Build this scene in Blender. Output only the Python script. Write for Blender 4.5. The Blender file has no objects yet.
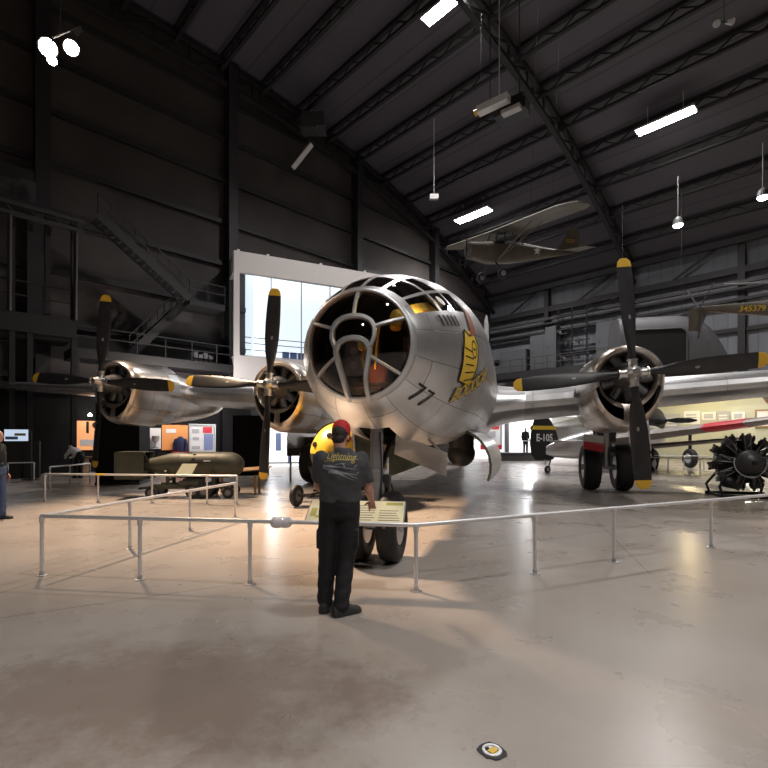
import bpy, bmesh, math, random
from mathutils import Vector, Matrix
from mathutils.bvhtree import BVHTree
random.seed(7)
SC = bpy.context.scene
COL = SC.collection
R = math.radians
V = Vector
F = 470.0          # focal length in pixels of a 768 px frame
CAMH = 1.62
HY = 438.0         # horizon row

def P(px, py, d):
    """world point seen at pixel (px,py) at depth d"""
    return V(((px-384)/F*d, d, CAMH+(HY-py)/F*d))
def G(px, d, h=0.0):
    return V(((px-384)/F*d, d, h))

# ------------------------------------------------------------------ materials
MATS = {}
def mat(name, col=(.5,.5,.5), rough=.5, metal=0., emit=None, es=0., spec=.5, noise=None, bump=0., coat=0.):
    m = bpy.data.materials.new(name); m.use_nodes = True
    nt = m.node_tree; b = nt.nodes['Principled BSDF']
    b.inputs['Base Color'].default_value = (*col, 1)
    b.inputs['Roughness'].default_value = rough
    b.inputs['Metallic'].default_value = metal
    b.inputs['Specular IOR Level'].default_value = spec
    if coat: b.inputs['Coat Weight'].default_value = coat
    if emit:
        b.inputs['Emission Color'].default_value = (*emit, 1); b.inputs['Emission Strength'].default_value = es
    if noise:
        sc, amt = noise
        tc = nt.nodes.new('ShaderNodeTexCoord'); n = nt.nodes.new('ShaderNodeTexNoise')
        n.inputs['Scale'].default_value = sc; n.inputs['Detail'].default_value = 6
        nt.links.new(tc.outputs['Object'], n.inputs['Vector'])
        r = nt.nodes.new('ShaderNodeValToRGB')
        r.color_ramp.elements[0].position = .3; r.color_ramp.elements[1].position = .7
        r.color_ramp.elements[0].color = (*[max(0, c*(1-amt)) for c in col], 1)
        r.color_ramp.elements[1].color = (*[min(1, c*(1+amt)) for c in col], 1)
        nt.links.new(n.outputs['Fac'], r.inputs['Fac']); nt.links.new(r.outputs['Color'], b.inputs['Base Color'])
        if bump:
            bp = nt.nodes.new('ShaderNodeBump'); bp.inputs['Strength'].default_value = bump; bp.inputs['Distance'].default_value = .02
            nt.links.new(n.outputs['Fac'], bp.inputs['Height']); nt.links.new(bp.outputs['Normal'], b.inputs['Normal'])
    MATS[name] = m
    return m

def panel_metal(name, c0, c1, rough, metal, bw, bh, line=.012, scale=1.0, dark=.35):
    """riveted sheet metal: a brick pattern on the UVs (metres) gives sheets of slightly different tint and dark seams"""
    m = bpy.data.materials.new(name); m.use_nodes = True
    nt = m.node_tree; b = nt.nodes['Principled BSDF']
    uv = nt.nodes.new('ShaderNodeUVMap'); uv.uv_map = 'UVMap'
    br = nt.nodes.new('ShaderNodeTexBrick')
    br.inputs['Scale'].default_value = scale
    br.inputs['Color1'].default_value = (*c0, 1); br.inputs['Color2'].default_value = (*c1, 1)
    br.inputs['Mortar'].default_value = (*[c*dark for c in c0], 1)
    br.inputs['Mortar Size'].default_value = line; br.inputs['Mortar Smooth'].default_value = .3
    br.inputs['Brick Width'].default_value = bw; br.inputs['Row Height'].default_value = bh
    nt.links.new(uv.outputs['UV'], br.inputs['Vector'])
    n = nt.nodes.new('ShaderNodeTexNoise'); n.inputs['Scale'].default_value = 1.6; n.inputs['Detail'].default_value = 8
    tc = nt.nodes.new('ShaderNodeTexCoord'); nt.links.new(tc.outputs['Object'], n.inputs['Vector'])
    mx = nt.nodes.new('ShaderNodeMix'); mx.data_type = 'RGBA'; mx.blend_type = 'MULTIPLY'; mx.inputs[0].default_value = .55
    rp = nt.nodes.new('ShaderNodeValToRGB'); rp.color_ramp.elements[0].position = .3; rp.color_ramp.elements[1].position = .72
    rp.color_ramp.elements[0].color = (.55,.55,.55,1); rp.color_ramp.elements[1].color = (1,1,1,1)
    nt.links.new(n.outputs['Fac'], rp.inputs['Fac'])
    nt.links.new(br.outputs['Color'], mx.inputs[6]); nt.links.new(rp.outputs['Color'], mx.inputs[7])
    nt.links.new(mx.outputs[2], b.inputs['Base Color'])
    mr = nt.nodes.new('ShaderNodeMapRange'); mr.inputs[3].default_value = rough+.10; mr.inputs[4].default_value = rough-.06
    nt.links.new(n.outputs['Fac'], mr.inputs[0]); nt.links.new(mr.outputs[0], b.inputs['Roughness'])
    b.inputs['Metallic'].default_value = metal
    bp = nt.nodes.new('ShaderNodeBump'); bp.inputs['Strength'].default_value = .35; bp.inputs['Distance'].default_value = .01; bp.invert = True
    nt.links.new(br.outputs['Fac'], bp.inputs['Height']); nt.links.new(bp.outputs['Normal'], b.inputs['Normal'])
    MATS[name] = m
    return m

def glass_mat(name, tint=(.8,.85,.85), refl=.35):
    m = bpy.data.materials.new(name); m.use_nodes = True
    nt = m.node_tree; nt.nodes.clear()
    out = nt.nodes.new('ShaderNodeOutputMaterial'); mix = nt.nodes.new('ShaderNodeMixShader')
    t = nt.nodes.new('ShaderNodeBsdfTransparent'); t.inputs[0].default_value = (*tint, 1)
    g = nt.nodes.new('ShaderNodeBsdfGlossy'); g.inputs['Roughness'].default_value = .03; g.inputs['Color'].default_value = (1,1,1,1)
    lw = nt.nodes.new('ShaderNodeLayerWeight'); lw.inputs[0].default_value = refl
    nt.links.new(lw.outputs['Fresnel'], mix.inputs[0]); nt.links.new(t.outputs[0], mix.inputs[1]); nt.links.new(g.outputs[0], mix.inputs[2])
    nt.links.new(mix.outputs[0], out.inputs['Surface'])
    MATS[name] = m
    return m

def floor_mat():
    m = bpy.data.materials.new('polished_concrete'); m.use_nodes = True
    nt = m.node_tree; b = nt.nodes['Principled BSDF']; L = nt.links.new
    tc = nt.nodes.new('ShaderNodeTexCoord')
    n1 = nt.nodes.new('ShaderNodeTexNoise'); n1.inputs['Scale'].default_value = .30; n1.inputs['Detail'].default_value = 9; n1.inputs['Roughness'].default_value = .62
    n2 = nt.nodes.new('ShaderNodeTexNoise'); n2.inputs['Scale'].default_value = 1.3; n2.inputs['Detail'].default_value = 8; n2.inputs['Roughness'].default_value = .6
    L(tc.outputs['Object'], n1.inputs['Vector']); L(tc.outputs['Object'], n2.inputs['Vector'])
    r1 = nt.nodes.new('ShaderNodeValToRGB'); e = r1.color_ramp.elements
    e[0].position = .34; e[0].color = (.37,.315,.27,1); e[1].position = .62; e[1].color = (.43,.395,.365,1)
    L(n1.outputs['Fac'], r1.inputs['Fac'])
    r2 = nt.nodes.new('ShaderNodeValToRGB'); e = r2.color_ramp.elements
    e[0].position = .28; e[0].color = (.80,.78,.76,1); e[1].position = .72; e[1].color = (1,1,1,1)
    L(n2.outputs['Fac'], r2.inputs['Fac'])
    mx = nt.nodes.new('ShaderNodeMix'); mx.data_type = 'RGBA'; mx.blend_type = 'MULTIPLY'; mx.inputs[0].default_value = .6
    L(r1.outputs['Color'], mx.inputs[6]); L(r2.outputs['Color'], mx.inputs[7])
    # worn, browner patch in front of the barrier (a stain with its own shape)
    sep = nt.nodes.new('ShaderNodeVectorMath'); sep.operation = 'SUBTRACT'; sep.inputs[1].default_value = (-1.45,3.05,0)
    L(tc.outputs['Object'], sep.inputs[0])
    sc = nt.nodes.new('ShaderNodeVectorMath'); sc.operation = 'MULTIPLY'; sc.inputs[1].default_value = (.62,1.35,1)
    L(sep.outputs[0], sc.inputs[0])
    ln = nt.nodes.new('ShaderNodeVectorMath'); ln.operation = 'LENGTH'; L(sc.outputs[0], ln.inputs[0])
    n3 = nt.nodes.new('ShaderNodeTexNoise'); n3.inputs['Scale'].default_value = 1.9; n3.inputs['Detail'].default_value = 12; n3.inputs['Roughness'].default_value = .78
    L(tc.outputs['Object'], n3.inputs['Vector'])
    ad = nt.nodes.new('ShaderNodeMath'); ad.operation = 'MULTIPLY_ADD'; ad.inputs[1].default_value = 3.6; L(n3.outputs['Fac'], ad.inputs[0]); L(ln.outputs['Value'], ad.inputs[2])
    mr = nt.nodes.new('ShaderNodeMapRange'); mr.inputs[1].default_value = 2.35; mr.inputs[2].default_value = 3.0; mr.inputs[3].default_value = .85; mr.inputs[4].default_value = 0
    L(ad.outputs[0], mr.inputs[0])
    mx2 = nt.nodes.new('ShaderNodeMix'); mx2.data_type = 'RGBA'; mx2.blend_type = 'MULTIPLY'
    L(mr.outputs[0], mx2.inputs[0]); L(mx.outputs[2], mx2.inputs[6]); mx2.inputs[7].default_value = (.66,.575,.525,1)
    L(mx2.outputs[2], b.inputs['Base Color'])
    rr = nt.nodes.new('ShaderNodeMapRange'); rr.inputs[3].default_value = .20; rr.inputs[4].default_value = .38
    L(n2.outputs['Fac'], rr.inputs[0]); L(rr.outputs[0], b.inputs['Roughness'])
    b.inputs['Specular IOR Level'].default_value = .55
    MATS['floor'] = m
    return m

def siding_mat(name, c, scale, dark=.72):
    """ribbed sheet cladding on UVs in metres"""
    m = bpy.data.materials.new(name); m.use_nodes = True
    nt = m.node_tree; b = nt.nodes['Principled BSDF']; L = nt.links.new
    uv = nt.nodes.new('ShaderNodeUVMap'); uv.uv_map = 'UVMap'
    br = nt.nodes.new('ShaderNodeTexBrick'); br.offset = 0; br.inputs['Scale'].default_value = 1
    br.inputs['Color1'].default_value = (*c,1); br.inputs['Color2'].default_value = (*[x*1.25 for x in c],1)
    br.inputs['Mortar'].default_value = (*[x*dark for x in c],1)
    br.inputs['Brick Width'].default_value = scale[0]; br.inputs['Row Height'].default_value = scale[1]
    br.inputs['Mortar Size'].default_value = .06; br.inputs['Mortar Smooth'].default_value = .2
    L(uv.outputs['UV'], br.inputs['Vector']); L(br.outputs['Color'], b.inputs['Base Color'])
    b.inputs['Roughness'].default_value = .6
    MATS[name] = m
    return m

floor_mat()
panel_metal('alu', (.84,.84,.85), (.74,.73,.73), .32, .86, 1.35, .62, .008)
panel_metal('alu_cowl', (.80,.77,.74), (.70,.55,.41), .28, .92, .75, .55, .007)  # second sheet tint is coppery
panel_metal('alu_wing', (.76,.76,.77), (.66,.66,.67), .34, .88, 1.6, .7, .007)
mat('alu_plain', (.78,.78,.79), .34, .86)
mat('plane_dull', (.34,.30,.28), .5, .2, noise=(2,.2))
mat('frame_alu', (.66,.67,.68), .42, .7)
mat('steel', (.58,.58,.60), .35, .85)
mat('rail_grey', (.74,.74,.75), .4, .55)
mat('hub_metal', (.72,.70,.67), .3, .9)
mat('rubber', (.018,.018,.019), .62, noise=(8,.3))
mat('black', (.012,.012,.013), .5)
mat('blade_black', (.022,.022,.024), .42, noise=(4,.3))
mat('blade_yellow', (.80,.48,.04), .45)
mat('dot_grey', (.30,.30,.31), .5)
mat('void', (.006,.006,.006), .9)
mat('engine_dark', (.075,.075,.078), .45, .5)
mat('engine_grey', (.22,.22,.225), .4, .6)
mat('olive', (.052,.052,.034), .5, noise=(3,.25))
mat('olive_dark', (.05,.052,.035), .55, noise=(3,.25))
mat('zinc_green', (.10,.105,.06), .6, noise=(5,.3))
mat('bomb_yellow', (.78,.50,.05), .35, noise=(3,.12))
mat('bomb_black', (.028,.028,.03), .45)
mat('cable', (.03,.03,.032), .7)
mat('wall_dark', (.050,.042,.040), .75, noise=(.5,.25))
mat('steel_dark', (.017,.016,.017), .6)
mat('steel_mid', (.045,.043,.045), .55)
mat('catwalk_dark', (.022,.021,.022), .55)
mat('joint', (.10,.09,.08), .6)
mat('fin_alu', (.60,.60,.61), .45, .35)
mat('grey_box', (.085,.088,.095), .5)
mat('white_wall', (.78,.74,.72), .6)
mat('exhibit_black', (.008,.0075,.008), .7, spec=.2)
mat('exhibit_pale', (.56,.56,.44), .6, noise=(.5,.08))
mat('exhibit_white', (.80,.80,.80), .5)
mat('orange', (.85,.36,.12), .5)
mat('red', (.62,.03,.035), .55)
mat('red_paint', (.70,.03,.05), .35)
mat('navy', (.02,.03,.09), .8)
mat('wood', (.33,.20,.10), .5, noise=(6,.25))
mat('placard', (.80,.78,.55), .35)
mat('placard_edge', (.25,.25,.22), .5)
mat('print_dark', (.10,.10,.08), .5)
mat('print_olive', (.42,.40,.10), .5)
mat('print_blue', (.22,.28,.50), .5)
mat('print_grey', (.45,.45,.47), .5)
mat('white', (.85,.85,.85), .5)
mat('marker_black', (.01,.01,.01), .5)
mat('marker_yellow', (.82,.55,.05), .45)
mat('marker_brown', (.30,.09,.05), .5)
mat('plane_olive', (.125,.110,.085), .6, noise=(2,.2))
mat('plane_grey', (.085,.085,.09), .6, noise=(2,.1))
mat('skin', (.56,.30,.21), .5)
mat('hair', (.030,.022,.018), .7, noise=(60,.5), bump=.4)
mat('hair_white', (.55,.52,.50), .7, noise=(60,.2))
mat('shirt', (.060,.062,.068), .85, noise=(25,.15), bump=.12)
mat('shirt_gold', (.46,.36,.10), .7)
mat('shirt_print', (.26,.27,.29), .7)
mat('trousers', (.010,.010,.012), .8, noise=(18,.4), bump=.25)
mat('shoe', (.028,.027,.026), .6, noise=(30,.3), bump=.2)
mat('cap_red', (.55,.018,.022), .7, noise=(40,.12), bump=.12)
mat('jeans', (.06,.09,.18), .8)
mat('black_knit', (.005,.005,.006), .85)
mat('pale_shirt', (.62,.62,.64), .8)
mat('plastic', (.80,.78,.82), .3, coat=.5)
mat('lamp_glow', (1,1,1), .5, emit=(1,.97,.93), es=38)
mat('lamp_off', (.55,.53,.53), .5)
mat('spot_glow', (1,1,1), .5, emit=(1,.86,.72), es=120)
mat('can_glow', (1,1,1), .5, emit=(1,.95,.9), es=25)
mat('pod_glow', (.9,.9,.9), .5, emit=(.86,.93,1), es=1.2)
mat('screen_glow', (.2,.2,.2), .3, emit=(.62,.74,.95), es=.75)
mat('orange_glow', (.8,.4,.2), .5, emit=(1,.42,.16), es=.55)  # emission added to the orange so the poster board shows brighter
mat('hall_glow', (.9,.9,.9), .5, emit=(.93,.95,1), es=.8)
mat('seat_brown', (.16,.05,.03), .6)
mat('glow_sheet_yellow', (.75,.50,.10), .7, noise=(9,.3))
glass_mat('nose_glass', (.62,.62,.60), .36)
glass_mat('clear_glass', (.85,.87,.88), .25)
siding_mat('roof_panel', (.080,.074,.088), (1.9,30), .72)
siding_mat('siding', (.14,.145,.165), (.9,30), .85)

# ------------------------------------------------------------------ mesh builder
MW = {}
class MB:
    def __init__(s, M=None):
        s.bm = bmesh.new(); s.M = M or Matrix.Identity(4); s.mats = []; s.mi = 0
        s.uv = s.bm.loops.layers.uv.new('UVMap')
    def m(s, name):
        if name not in s.mats: s.mats.append(name)
        s.mi = s.mats.index(name); return s
    def v(s, p): return s.bm.verts.new(s.M @ V(p))
    def f(s, vs, uvs=None, smooth=None):
        try: fc = s.bm.faces.new(vs)
        except ValueError: return None
        fc.material_index = s.mi
        if uvs:
            for l, u in zip(fc.loops, uvs): l[s.uv].uv = u
        return fc
    def hexa(s, p):
        v = [s.v(q) for q in p]
        for a in ((0,3,2,1),(4,5,6,7),(0,1,5,4),(1,2,6,5),(2,3,7,6),(3,0,4,7)): s.f([v[i] for i in a])
    def box(s, c, d, rz=0., rx=0., ry=0.):
        c = V(c); rot = Matrix.Rotation(rz,3,'Z') @ Matrix.Rotation(ry,3,'Y') @ Matrix.Rotation(rx,3,'X')
        x,y,z = d[0]/2,d[1]/2,d[2]/2
        s.hexa([c+rot@V(q) for q in ((-x,-y,-z),(x,-y,-z),(x,y,-z),(-x,y,-z),(-x,-y,z),(x,-y,z),(x,y,z),(-x,y,z))])
    def bar(s, p0, p1, w, h=None):
        p0, p1 = V(p0), V(p1); h = h or w; d = (p1-p0).normalized()
        up = V((0,0,1)) if abs(d.z) < .95 else V((1,0,0))
        a = d.cross(up).normalized()*w/2; b = a.cross(d).normalized()*h/2
        s.hexa([p0-a-b,p0+a-b,p1+a-b,p1-a-b,p0-a+b,p0+a+b,p1+a+b,p1-a+b])
    def loft(s, rings, cap0=True, cap1=True, closed=True, uvs=None):
        vr = [[s.v(p) for p in r] for r in rings]; n = len(rings[0])
        for i in range(len(vr)-1):
            for j in range(n if closed else n-1):
                k = (j+1) % n
                u = None
                if uvs: u = [uvs(i,j),uvs(i,j+1),uvs(i+1,j+1),uvs(i+1,j)]
                s.f([vr[i][j],vr[i][k],vr[i+1][k],vr[i+1][j]], u)
        if cap0: s.f(vr[0][::-1])
        if cap1: s.f(vr[-1])
        return vr
    def tube(s, p0, p1, r0, r1=None, n=12, cap=True):
        s.path([p0,p1],[r0, r0 if r1 is None else r1], n, cap)
    def path(s, pts, rs, n=10, cap=True):
        pts = [V(p) for p in pts]
        if not hasattr(rs,'__len__'): rs = [rs]*len(pts)
        rings = []; pa = None
        for i,p in enumerate(pts):
            d = (pts[min(i+1,len(pts)-1)]-pts[max(i-1,0)]).normalized()
            if pa is None:
                up = V((0,0,1)) if abs(d.z) < .9 else V((1,0,0)); a = d.cross(up).normalized()
            else:
                a = (pa - d*pa.dot(d)).normalized()
            pa = a; b = d.cross(a)
            rings.append([p+(a*math.cos(t)+b*math.sin(t))*rs[i] for t in [2*math.pi*k/n for k in range(n)]])
        s.loft(rings, cap, cap)
    def lathe(s, prof, o=(0,0,0), axis=(0,1,0), n=24, cap=True):
        """prof: list of (distance along the axis, radius)"""
        o = V(o); d = V(axis).normalized(); up = V((0,0,1)) if abs(d.z) < .9 else V((1,0,0))
        a = d.cross(up).normalized(); b = d.cross(a)
        s.loft([[o+d*t+(a*math.cos(q)+b*math.sin(q))*max(r,1e-4) for q in [2*math.pi*k/n for k in range(n)]] for t,r in prof], cap, cap)
    def ell(s, c, r, n=16, m=10, rot=None):
        c = V(c); r = r if hasattr(r,'__len__') else (r,r,r)
        rings = []
        for i in range(1,m):
            ph = math.pi*i/m
            ring = [V((r[0]*math.sin(ph)*math.cos(t), r[1]*math.sin(ph)*math.sin(t), -r[2]*math.cos(ph))) for t in [2*math.pi*k/n for k in range(n)]]
            rings.append([c+(rot@q if rot else q) for q in ring])
        s.loft(rings)
    def poly(s, pts, depth):
        """flat outline extruded by vector depth"""
        d = V(depth); a = [s.v(p) for p in pts]; b = [s.v(V(p)+d) for p in pts]; n = len(pts)
        s.f(a[::-1]); s.f(b)
        for i in range(n): s.f([a[i],a[(i+1)%n],b[(i+1)%n],b[i]])
    def build(s, name, m=None, parent=None, smooth=False, world=False, auto=None, bevel=0.):
        if m: s.mats = s.mats or [m]
        bmesh.ops.recalc_face_normals(s.bm, faces=s.bm.faces[:])
        me = bpy.data.meshes.new(name); s.bm.to_mesh(me); s.bm.free()
        for k in s.mats: me.materials.append(MATS[k])
        if smooth or auto:
            me.polygons.foreach_set('use_smooth', [True]*len(me.polygons))
            if auto is not False: me.set_sharp_from_angle(angle=R(auto or 40))
        o = bpy.data.objects.new(name, me); COL.objects.link(o)
        if parent:
            o.parent = parent; MW[o] = MW[parent]
            if world: me.transform(MW[parent].inverted())
        else: MW[o] = Matrix.Identity(4)
        if bevel:
            md = o.modifiers.new('bevel','BEVEL'); md.width = bevel; md.segments = 2; md.limit_method = 'ANGLE'
        return o

def tag(o, label=None, cat=None, group=None, kind=None):
    if label: o['label'] = label
    if cat: o['category'] = cat
    if group: o['group'] = group
    if kind: o['kind'] = kind
    return o
def thing(name, label, cat, loc=(0,0,0), rz=0., group=None):
    o = bpy.data.objects.new(name, None); COL.objects.link(o); o.empty_display_size = .2
    o.location = loc; o.rotation_euler = (0,0,rz)
    MW[o] = Matrix.Translation(V(loc)) @ Matrix.Rotation(rz,4,'Z')
    return tag(o, label, cat, group)
def solo(name, mb, m, label, cat, group=None, smooth=False, auto=None, bevel=0.):
    """one-mesh thing built in world coordinates; its origin goes to the middle of its base"""
    o = mb.build(name, m, smooth=smooth, auto=auto, bevel=bevel)
    base(o); return tag(o, label, cat, group)
def base(o):
    vs = [v.co for v in o.data.vertices]
    c = V(((min(v.x for v in vs)+max(v.x for v in vs))/2, (min(v.y for v in vs)+max(v.y for v in vs))/2, min(v.z for v in vs)))
    o.data.transform(Matrix.Translation(-c)); o.location = c; MW[o] = Matrix.Translation(c)
    return o
TN = [0]
def struct(name, mb, m, smooth=False, auto=None):
    o = mb.build(name, m, smooth=smooth, auto=auto); o['kind'] = 'structure'; return o
def trim(mb, m):
    TN[0] += 1; return struct('trim_%d' % TN[0], mb, m)

def bake(o, mods):
    for t, kw in mods:
        md = o.modifiers.new(t, t)
        for k, v in kw.items(): setattr(md, k, v)
    dg = bpy.context.evaluated_depsgraph_get(); dg.update()
    me = bpy.data.meshes.new_from_object(o.evaluated_get(dg))
    o.modifiers.clear(); old = o.data
    ms = [m for m in old.materials]
    o.data = me
    me.materials.clear()
    for m in ms: me.materials.append(m)
    me.polygons.foreach_set('use_smooth', [True]*len(me.polygons))
    return o

def text_bm(txt, size, cuts=2, shear=0., spacing=1., bold=0.):
    """flat lettering as (verts, faces), centred on its own middle"""
    cu = bpy.data.curves.new('lettering','FONT'); cu.body = txt; cu.size = size; cu.shear = shear
    cu.space_character = spacing; cu.offset = bold; cu.resolution_u = 3; cu.align_x = 'CENTER'; cu.align_y = 'CENTER'
    o = bpy.data.objects.new('lettering', cu); COL.objects.link(o)
    dg = bpy.context.evaluated_depsgraph_get(); dg.update()
    me = bpy.data.meshes.new_from_object(o.evaluated_get(dg))
    bm = bmesh.new(); bm.from_mesh(me)
    bpy.data.objects.remove(o); bpy.data.curves.remove(cu); bpy.data.meshes.remove(me)
    bmesh.ops.triangulate(bm, faces=bm.faces[:])
    for _ in range(cuts):
        es = [e for e in bm.edges if e.calc_length() > size*.16]
        if es: bmesh.ops.subdivide_edges(bm, edges=es, cuts=1); bmesh.ops.triangulate(bm, faces=bm.faces[:])
    bm.verts.index_update()
    r = ([v.co.copy() for v in bm.verts], [[v.index for v in f.verts] for f in bm.faces]); bm.free()
    return r
def shape_bm(pts, step=.1, cuts=3):
    bm = bmesh.new(); bm.faces.new([bm.verts.new((p[0],p[1],0)) for p in pts])
    bmesh.ops.triangulate(bm, faces=bm.faces[:])
    for _ in range(cuts):
        es = [e for e in bm.edges if e.calc_length() > step]
        if es: bmesh.ops.subdivide_edges(bm, edges=es, cuts=1); bmesh.ops.triangulate(bm, faces=bm.faces[:])
    bm.verts.index_update()
    r = ([v.co.copy() for v in bm.verts], [[v.index for v in f.verts] for f in bm.faces]); bm.free()
    return r
def stick(mb, vf, fn):
    """adds flat lettering through a mapping fn(x,y)->point"""
    vs = [mb.v(fn(p.x,p.y)) for p in vf[0]]
    for f in vf[1]: mb.f([vs[i] for i in f])

# ------------------------------------------------------------------ camera, world
cam = bpy.data.cameras.new('camera'); co = bpy.data.objects.new('camera', cam); COL.objects.link(co)
co.location = (0,0,CAMH); co.rotation_euler = (R(90),0,0)
cam.sensor_width = 36; cam.lens = F/768*36; cam.shift_y = (HY-384)/768; cam.clip_end = 400; cam.clip_start = .05
SC.camera = co
w = bpy.data.worlds.new('world'); SC.world = w; w.use_nodes = True
w.node_tree.nodes['Background'].inputs[0].default_value = (.02,.02,.024,1); w.node_tree.nodes['Background'].inputs[1].default_value = 1
SC.view_settings.view_transform = 'Standard'; SC.view_settings.look = 'None'; SC.view_settings.gamma = 1
SC.view_settings.use_curve_mapping = False; SC.view_settings.exposure = .14
SC.cycles.use_denoising = True
SC.cycles.max_bounces = 8; SC.cycles.diffuse_bounces = 3; SC.cycles.glossy_bounces = 4; SC.cycles.transparent_max_bounces = 12
SC.cycles.sample_clamp_indirect = 6; SC.cycles.caustics_reflective = False; SC.cycles.caustics_refractive = False

# ------------------------------------------------------------------ hangar shell
C0 = V((11.28,50,0)); VX = V((.716,.698,0)); NX = V((.698,-.716,0))   # corner, along the end wall, into the hall
SPAN = 73.0; QL = 92.0
def HV(s, q, h): return C0 - VX*s + NX*q + V((0,0,h))
def arch(s): return 25 - 8.7*abs((36.5-s)/36.5)**2.4
def s_at(px, q):
    k = (px-384)/F
    return ((C0.x+NX.x*q) - k*(C0.y+NX.y*q))/(VX.x - k*VX.y)
def d_at(s, q): return C0.y - VX.y*s + NX.y*q
def EW(px, py, q):
    s = s_at(px,q); return s, CAMH+(HY-py)/F*d_at(s,q)
def q_at(px, s):
    k = (px-384)/F
    return (k*(C0.y-VX.y*s) - (C0.x-VX.x*s))/(NX.x - k*NX.y)
def RW(px, py, s):
    q = q_at(px,s); return q, CAMH+(HY-py)/F*d_at(s,q)
def hbox(mb, s0,s1,q0,q1,h0,h1):
    mb.hexa([HV(s0,q0,h0),HV(s1,q0,h0),HV(s1,q1,h0),HV(s0,q1,h0),HV(s0,q0,h1),HV(s1,q0,h1),HV(s1,q1,h1),HV(s0,q1,h1)])

mb = MB(); N = 1
hv = [HV(-.5,-.5,0),HV(SPAN+.5,-.5,0),HV(SPAN+.5,QL+.5,0),HV(-.5,QL+.5,0)]
mb.f([mb.v(p) for p in hv]); mb.f([mb.v(p-V((0,0,.3))) for p in hv])
struct('floor', mb, 'floor')
# saw-cut joints in the slab
for (x0,y0,dx,dy,l0,l1) in ((-2.53,4.73,.88,.475,-9,14),(-3.87,5.44,.265,.964,-2,16),(-3.87+6.5,5.44-1.8,.265,.964,2.0,26),(-1.0,13.2,.88,.475,-14,26)):
    mb = MB(); d = V((dx,dy,0)).normalized(); e = V((-d.y,d.x,0))*.0035; a, b = V((x0,y0,.0004))+d*l0, V((x0,y0,.0004))+d*l1
    mb.hexa([a-e,a+e,b+e,b-e]+[p+V((0,0,.0006)) for p in (a-e,a+e,b+e,b-e)]); trim(mb, 'joint')

ss = [SPAN*i/48 for i in range(49)]
mb = MB()
rows = [[HV(s,q,arch(s)) for s in ss] for q in (0,QL)]
top = [[HV(s,q,arch(s)+.25) for s in ss] for q in (0,QL)]
mb.loft(rows, False, False, closed=False, uvs=lambda i,j: (j*SPAN/48, i*QL))
mb.loft(top, False, False, closed=False)
struct('ceiling', mb, 'roof_panel', smooth=True)
for nm, q0, q1 in (('wall_back',-.3,0),('wall_front',QL,QL+.3)):
    mb = MB()
    for q in (q0,q1):
        b = [mb.v(HV(s,q,0)) for s in ss]; t = [mb.v(HV(s,q,arch(s)+.2)) for s in ss]
        for i in range(48): mb.f([b[i],b[i+1],t[i+1],t[i]])
    struct(nm, mb, 'wall_dark')
for nm, s0, s1 in (('wall_right',-.3,0),('wall_left',SPAN,SPAN+.3)):
    mb = MB(); sv = s1 if nm == 'wall_right' else s0
    hbox(mb, s0, s1, 0, QL, 0, 16.6)
    uvl = mb.uv
    for f in mb.bm.faces:
        for l in f.loops:
            p = l.vert.co - C0; l[uvl].uv = (p.dot(NX), p.z)
    struct(nm, mb, 'siding')
# end wall columns and girts
for s in (9.7,19.0,29.4,39.0,50,61):
    mb = MB(); hbox(mb, s-.3, s+.3, .02, .75, 0, arch(s)-.1); trim(mb, 'steel_dark')
for h in (4.6,7.2,9.8,12.4,15.0,17.6,20.2,22.6):
    lim = 0.3
    while arch(lim) < h+.4 and lim < 36: lim += .25
    mb = MB(); hbox(mb, lim, SPAN-lim, .0, .22, h-.14, h+.14); trim(mb, 'steel_dark')
# gable arch truss and cross arches
for q in (.5,14.2,28.4,42.6,56.8,71):
    mb = MB()
    st = list(range(0,74,2))
    for a,b in zip(st,st[1:]):
        for dz in (.35,1.5):
            mb.bar(HV(a,q,arch(a)-dz), HV(b,q,arch(b)-dz), .3,.24)
        mb.bar(HV(a,q,arch(a)-.35), HV(b,q,arch(b)-1.5), .1); mb.bar(HV(b,q,arch(b)-.35), HV(b,q,arch(b)-1.5), .1)
    trim(mb, 'steel_dark')
# purlin trusses along the hall
for k in range(0,24):
    s = 2.9+2.72*k
    if s > 70: break
    mb = MB(); z = arch(s)
    mb.bar(HV(s,.3,z-.14), HV(s,78,z-.14), .24,.2); mb.bar(HV(s,.3,z-.78), HV(s,78,z-.78), .20,.14)
    for i in range(0,40):
        q = .6+1.9*i
        mb.bar(HV(s,q,z-.2), HV(s,q+.95,z-.75), .06); mb.bar(HV(s,q+.95,z-.75), HV(s,q+1.9,z-.2), .06)
    trim(mb, 'steel_dark')
# right wall framing
for q in (6.6,14.0,21.6,29,36.4):
    mb = MB(); hbox(mb, .02,.6, q-.22,q+.22, 0, 16.2); trim(mb, 'steel_dark')
for h,dd,w_ in ((16.0,.9,.5),(13.9,.55,.5),(12.9,.9,.22),(12.4,1.1,.16),(11.7,.8,.2),(9.6,.3,.3),(6.2,.3,.3)):
    mb = MB(); hbox(mb, dd-.3,dd, .3, 62, h-w_/2, h+w_/2); trim(mb, 'steel_dark' if h != 12.9 else 'steel_mid')
mb = MB(); 
for q in (2.5,9.5,17,24,31): mb.bar(HV(.5,q,14),HV(.5,q+3.4,16),.14)
trim(mb,'steel_dark')

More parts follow.
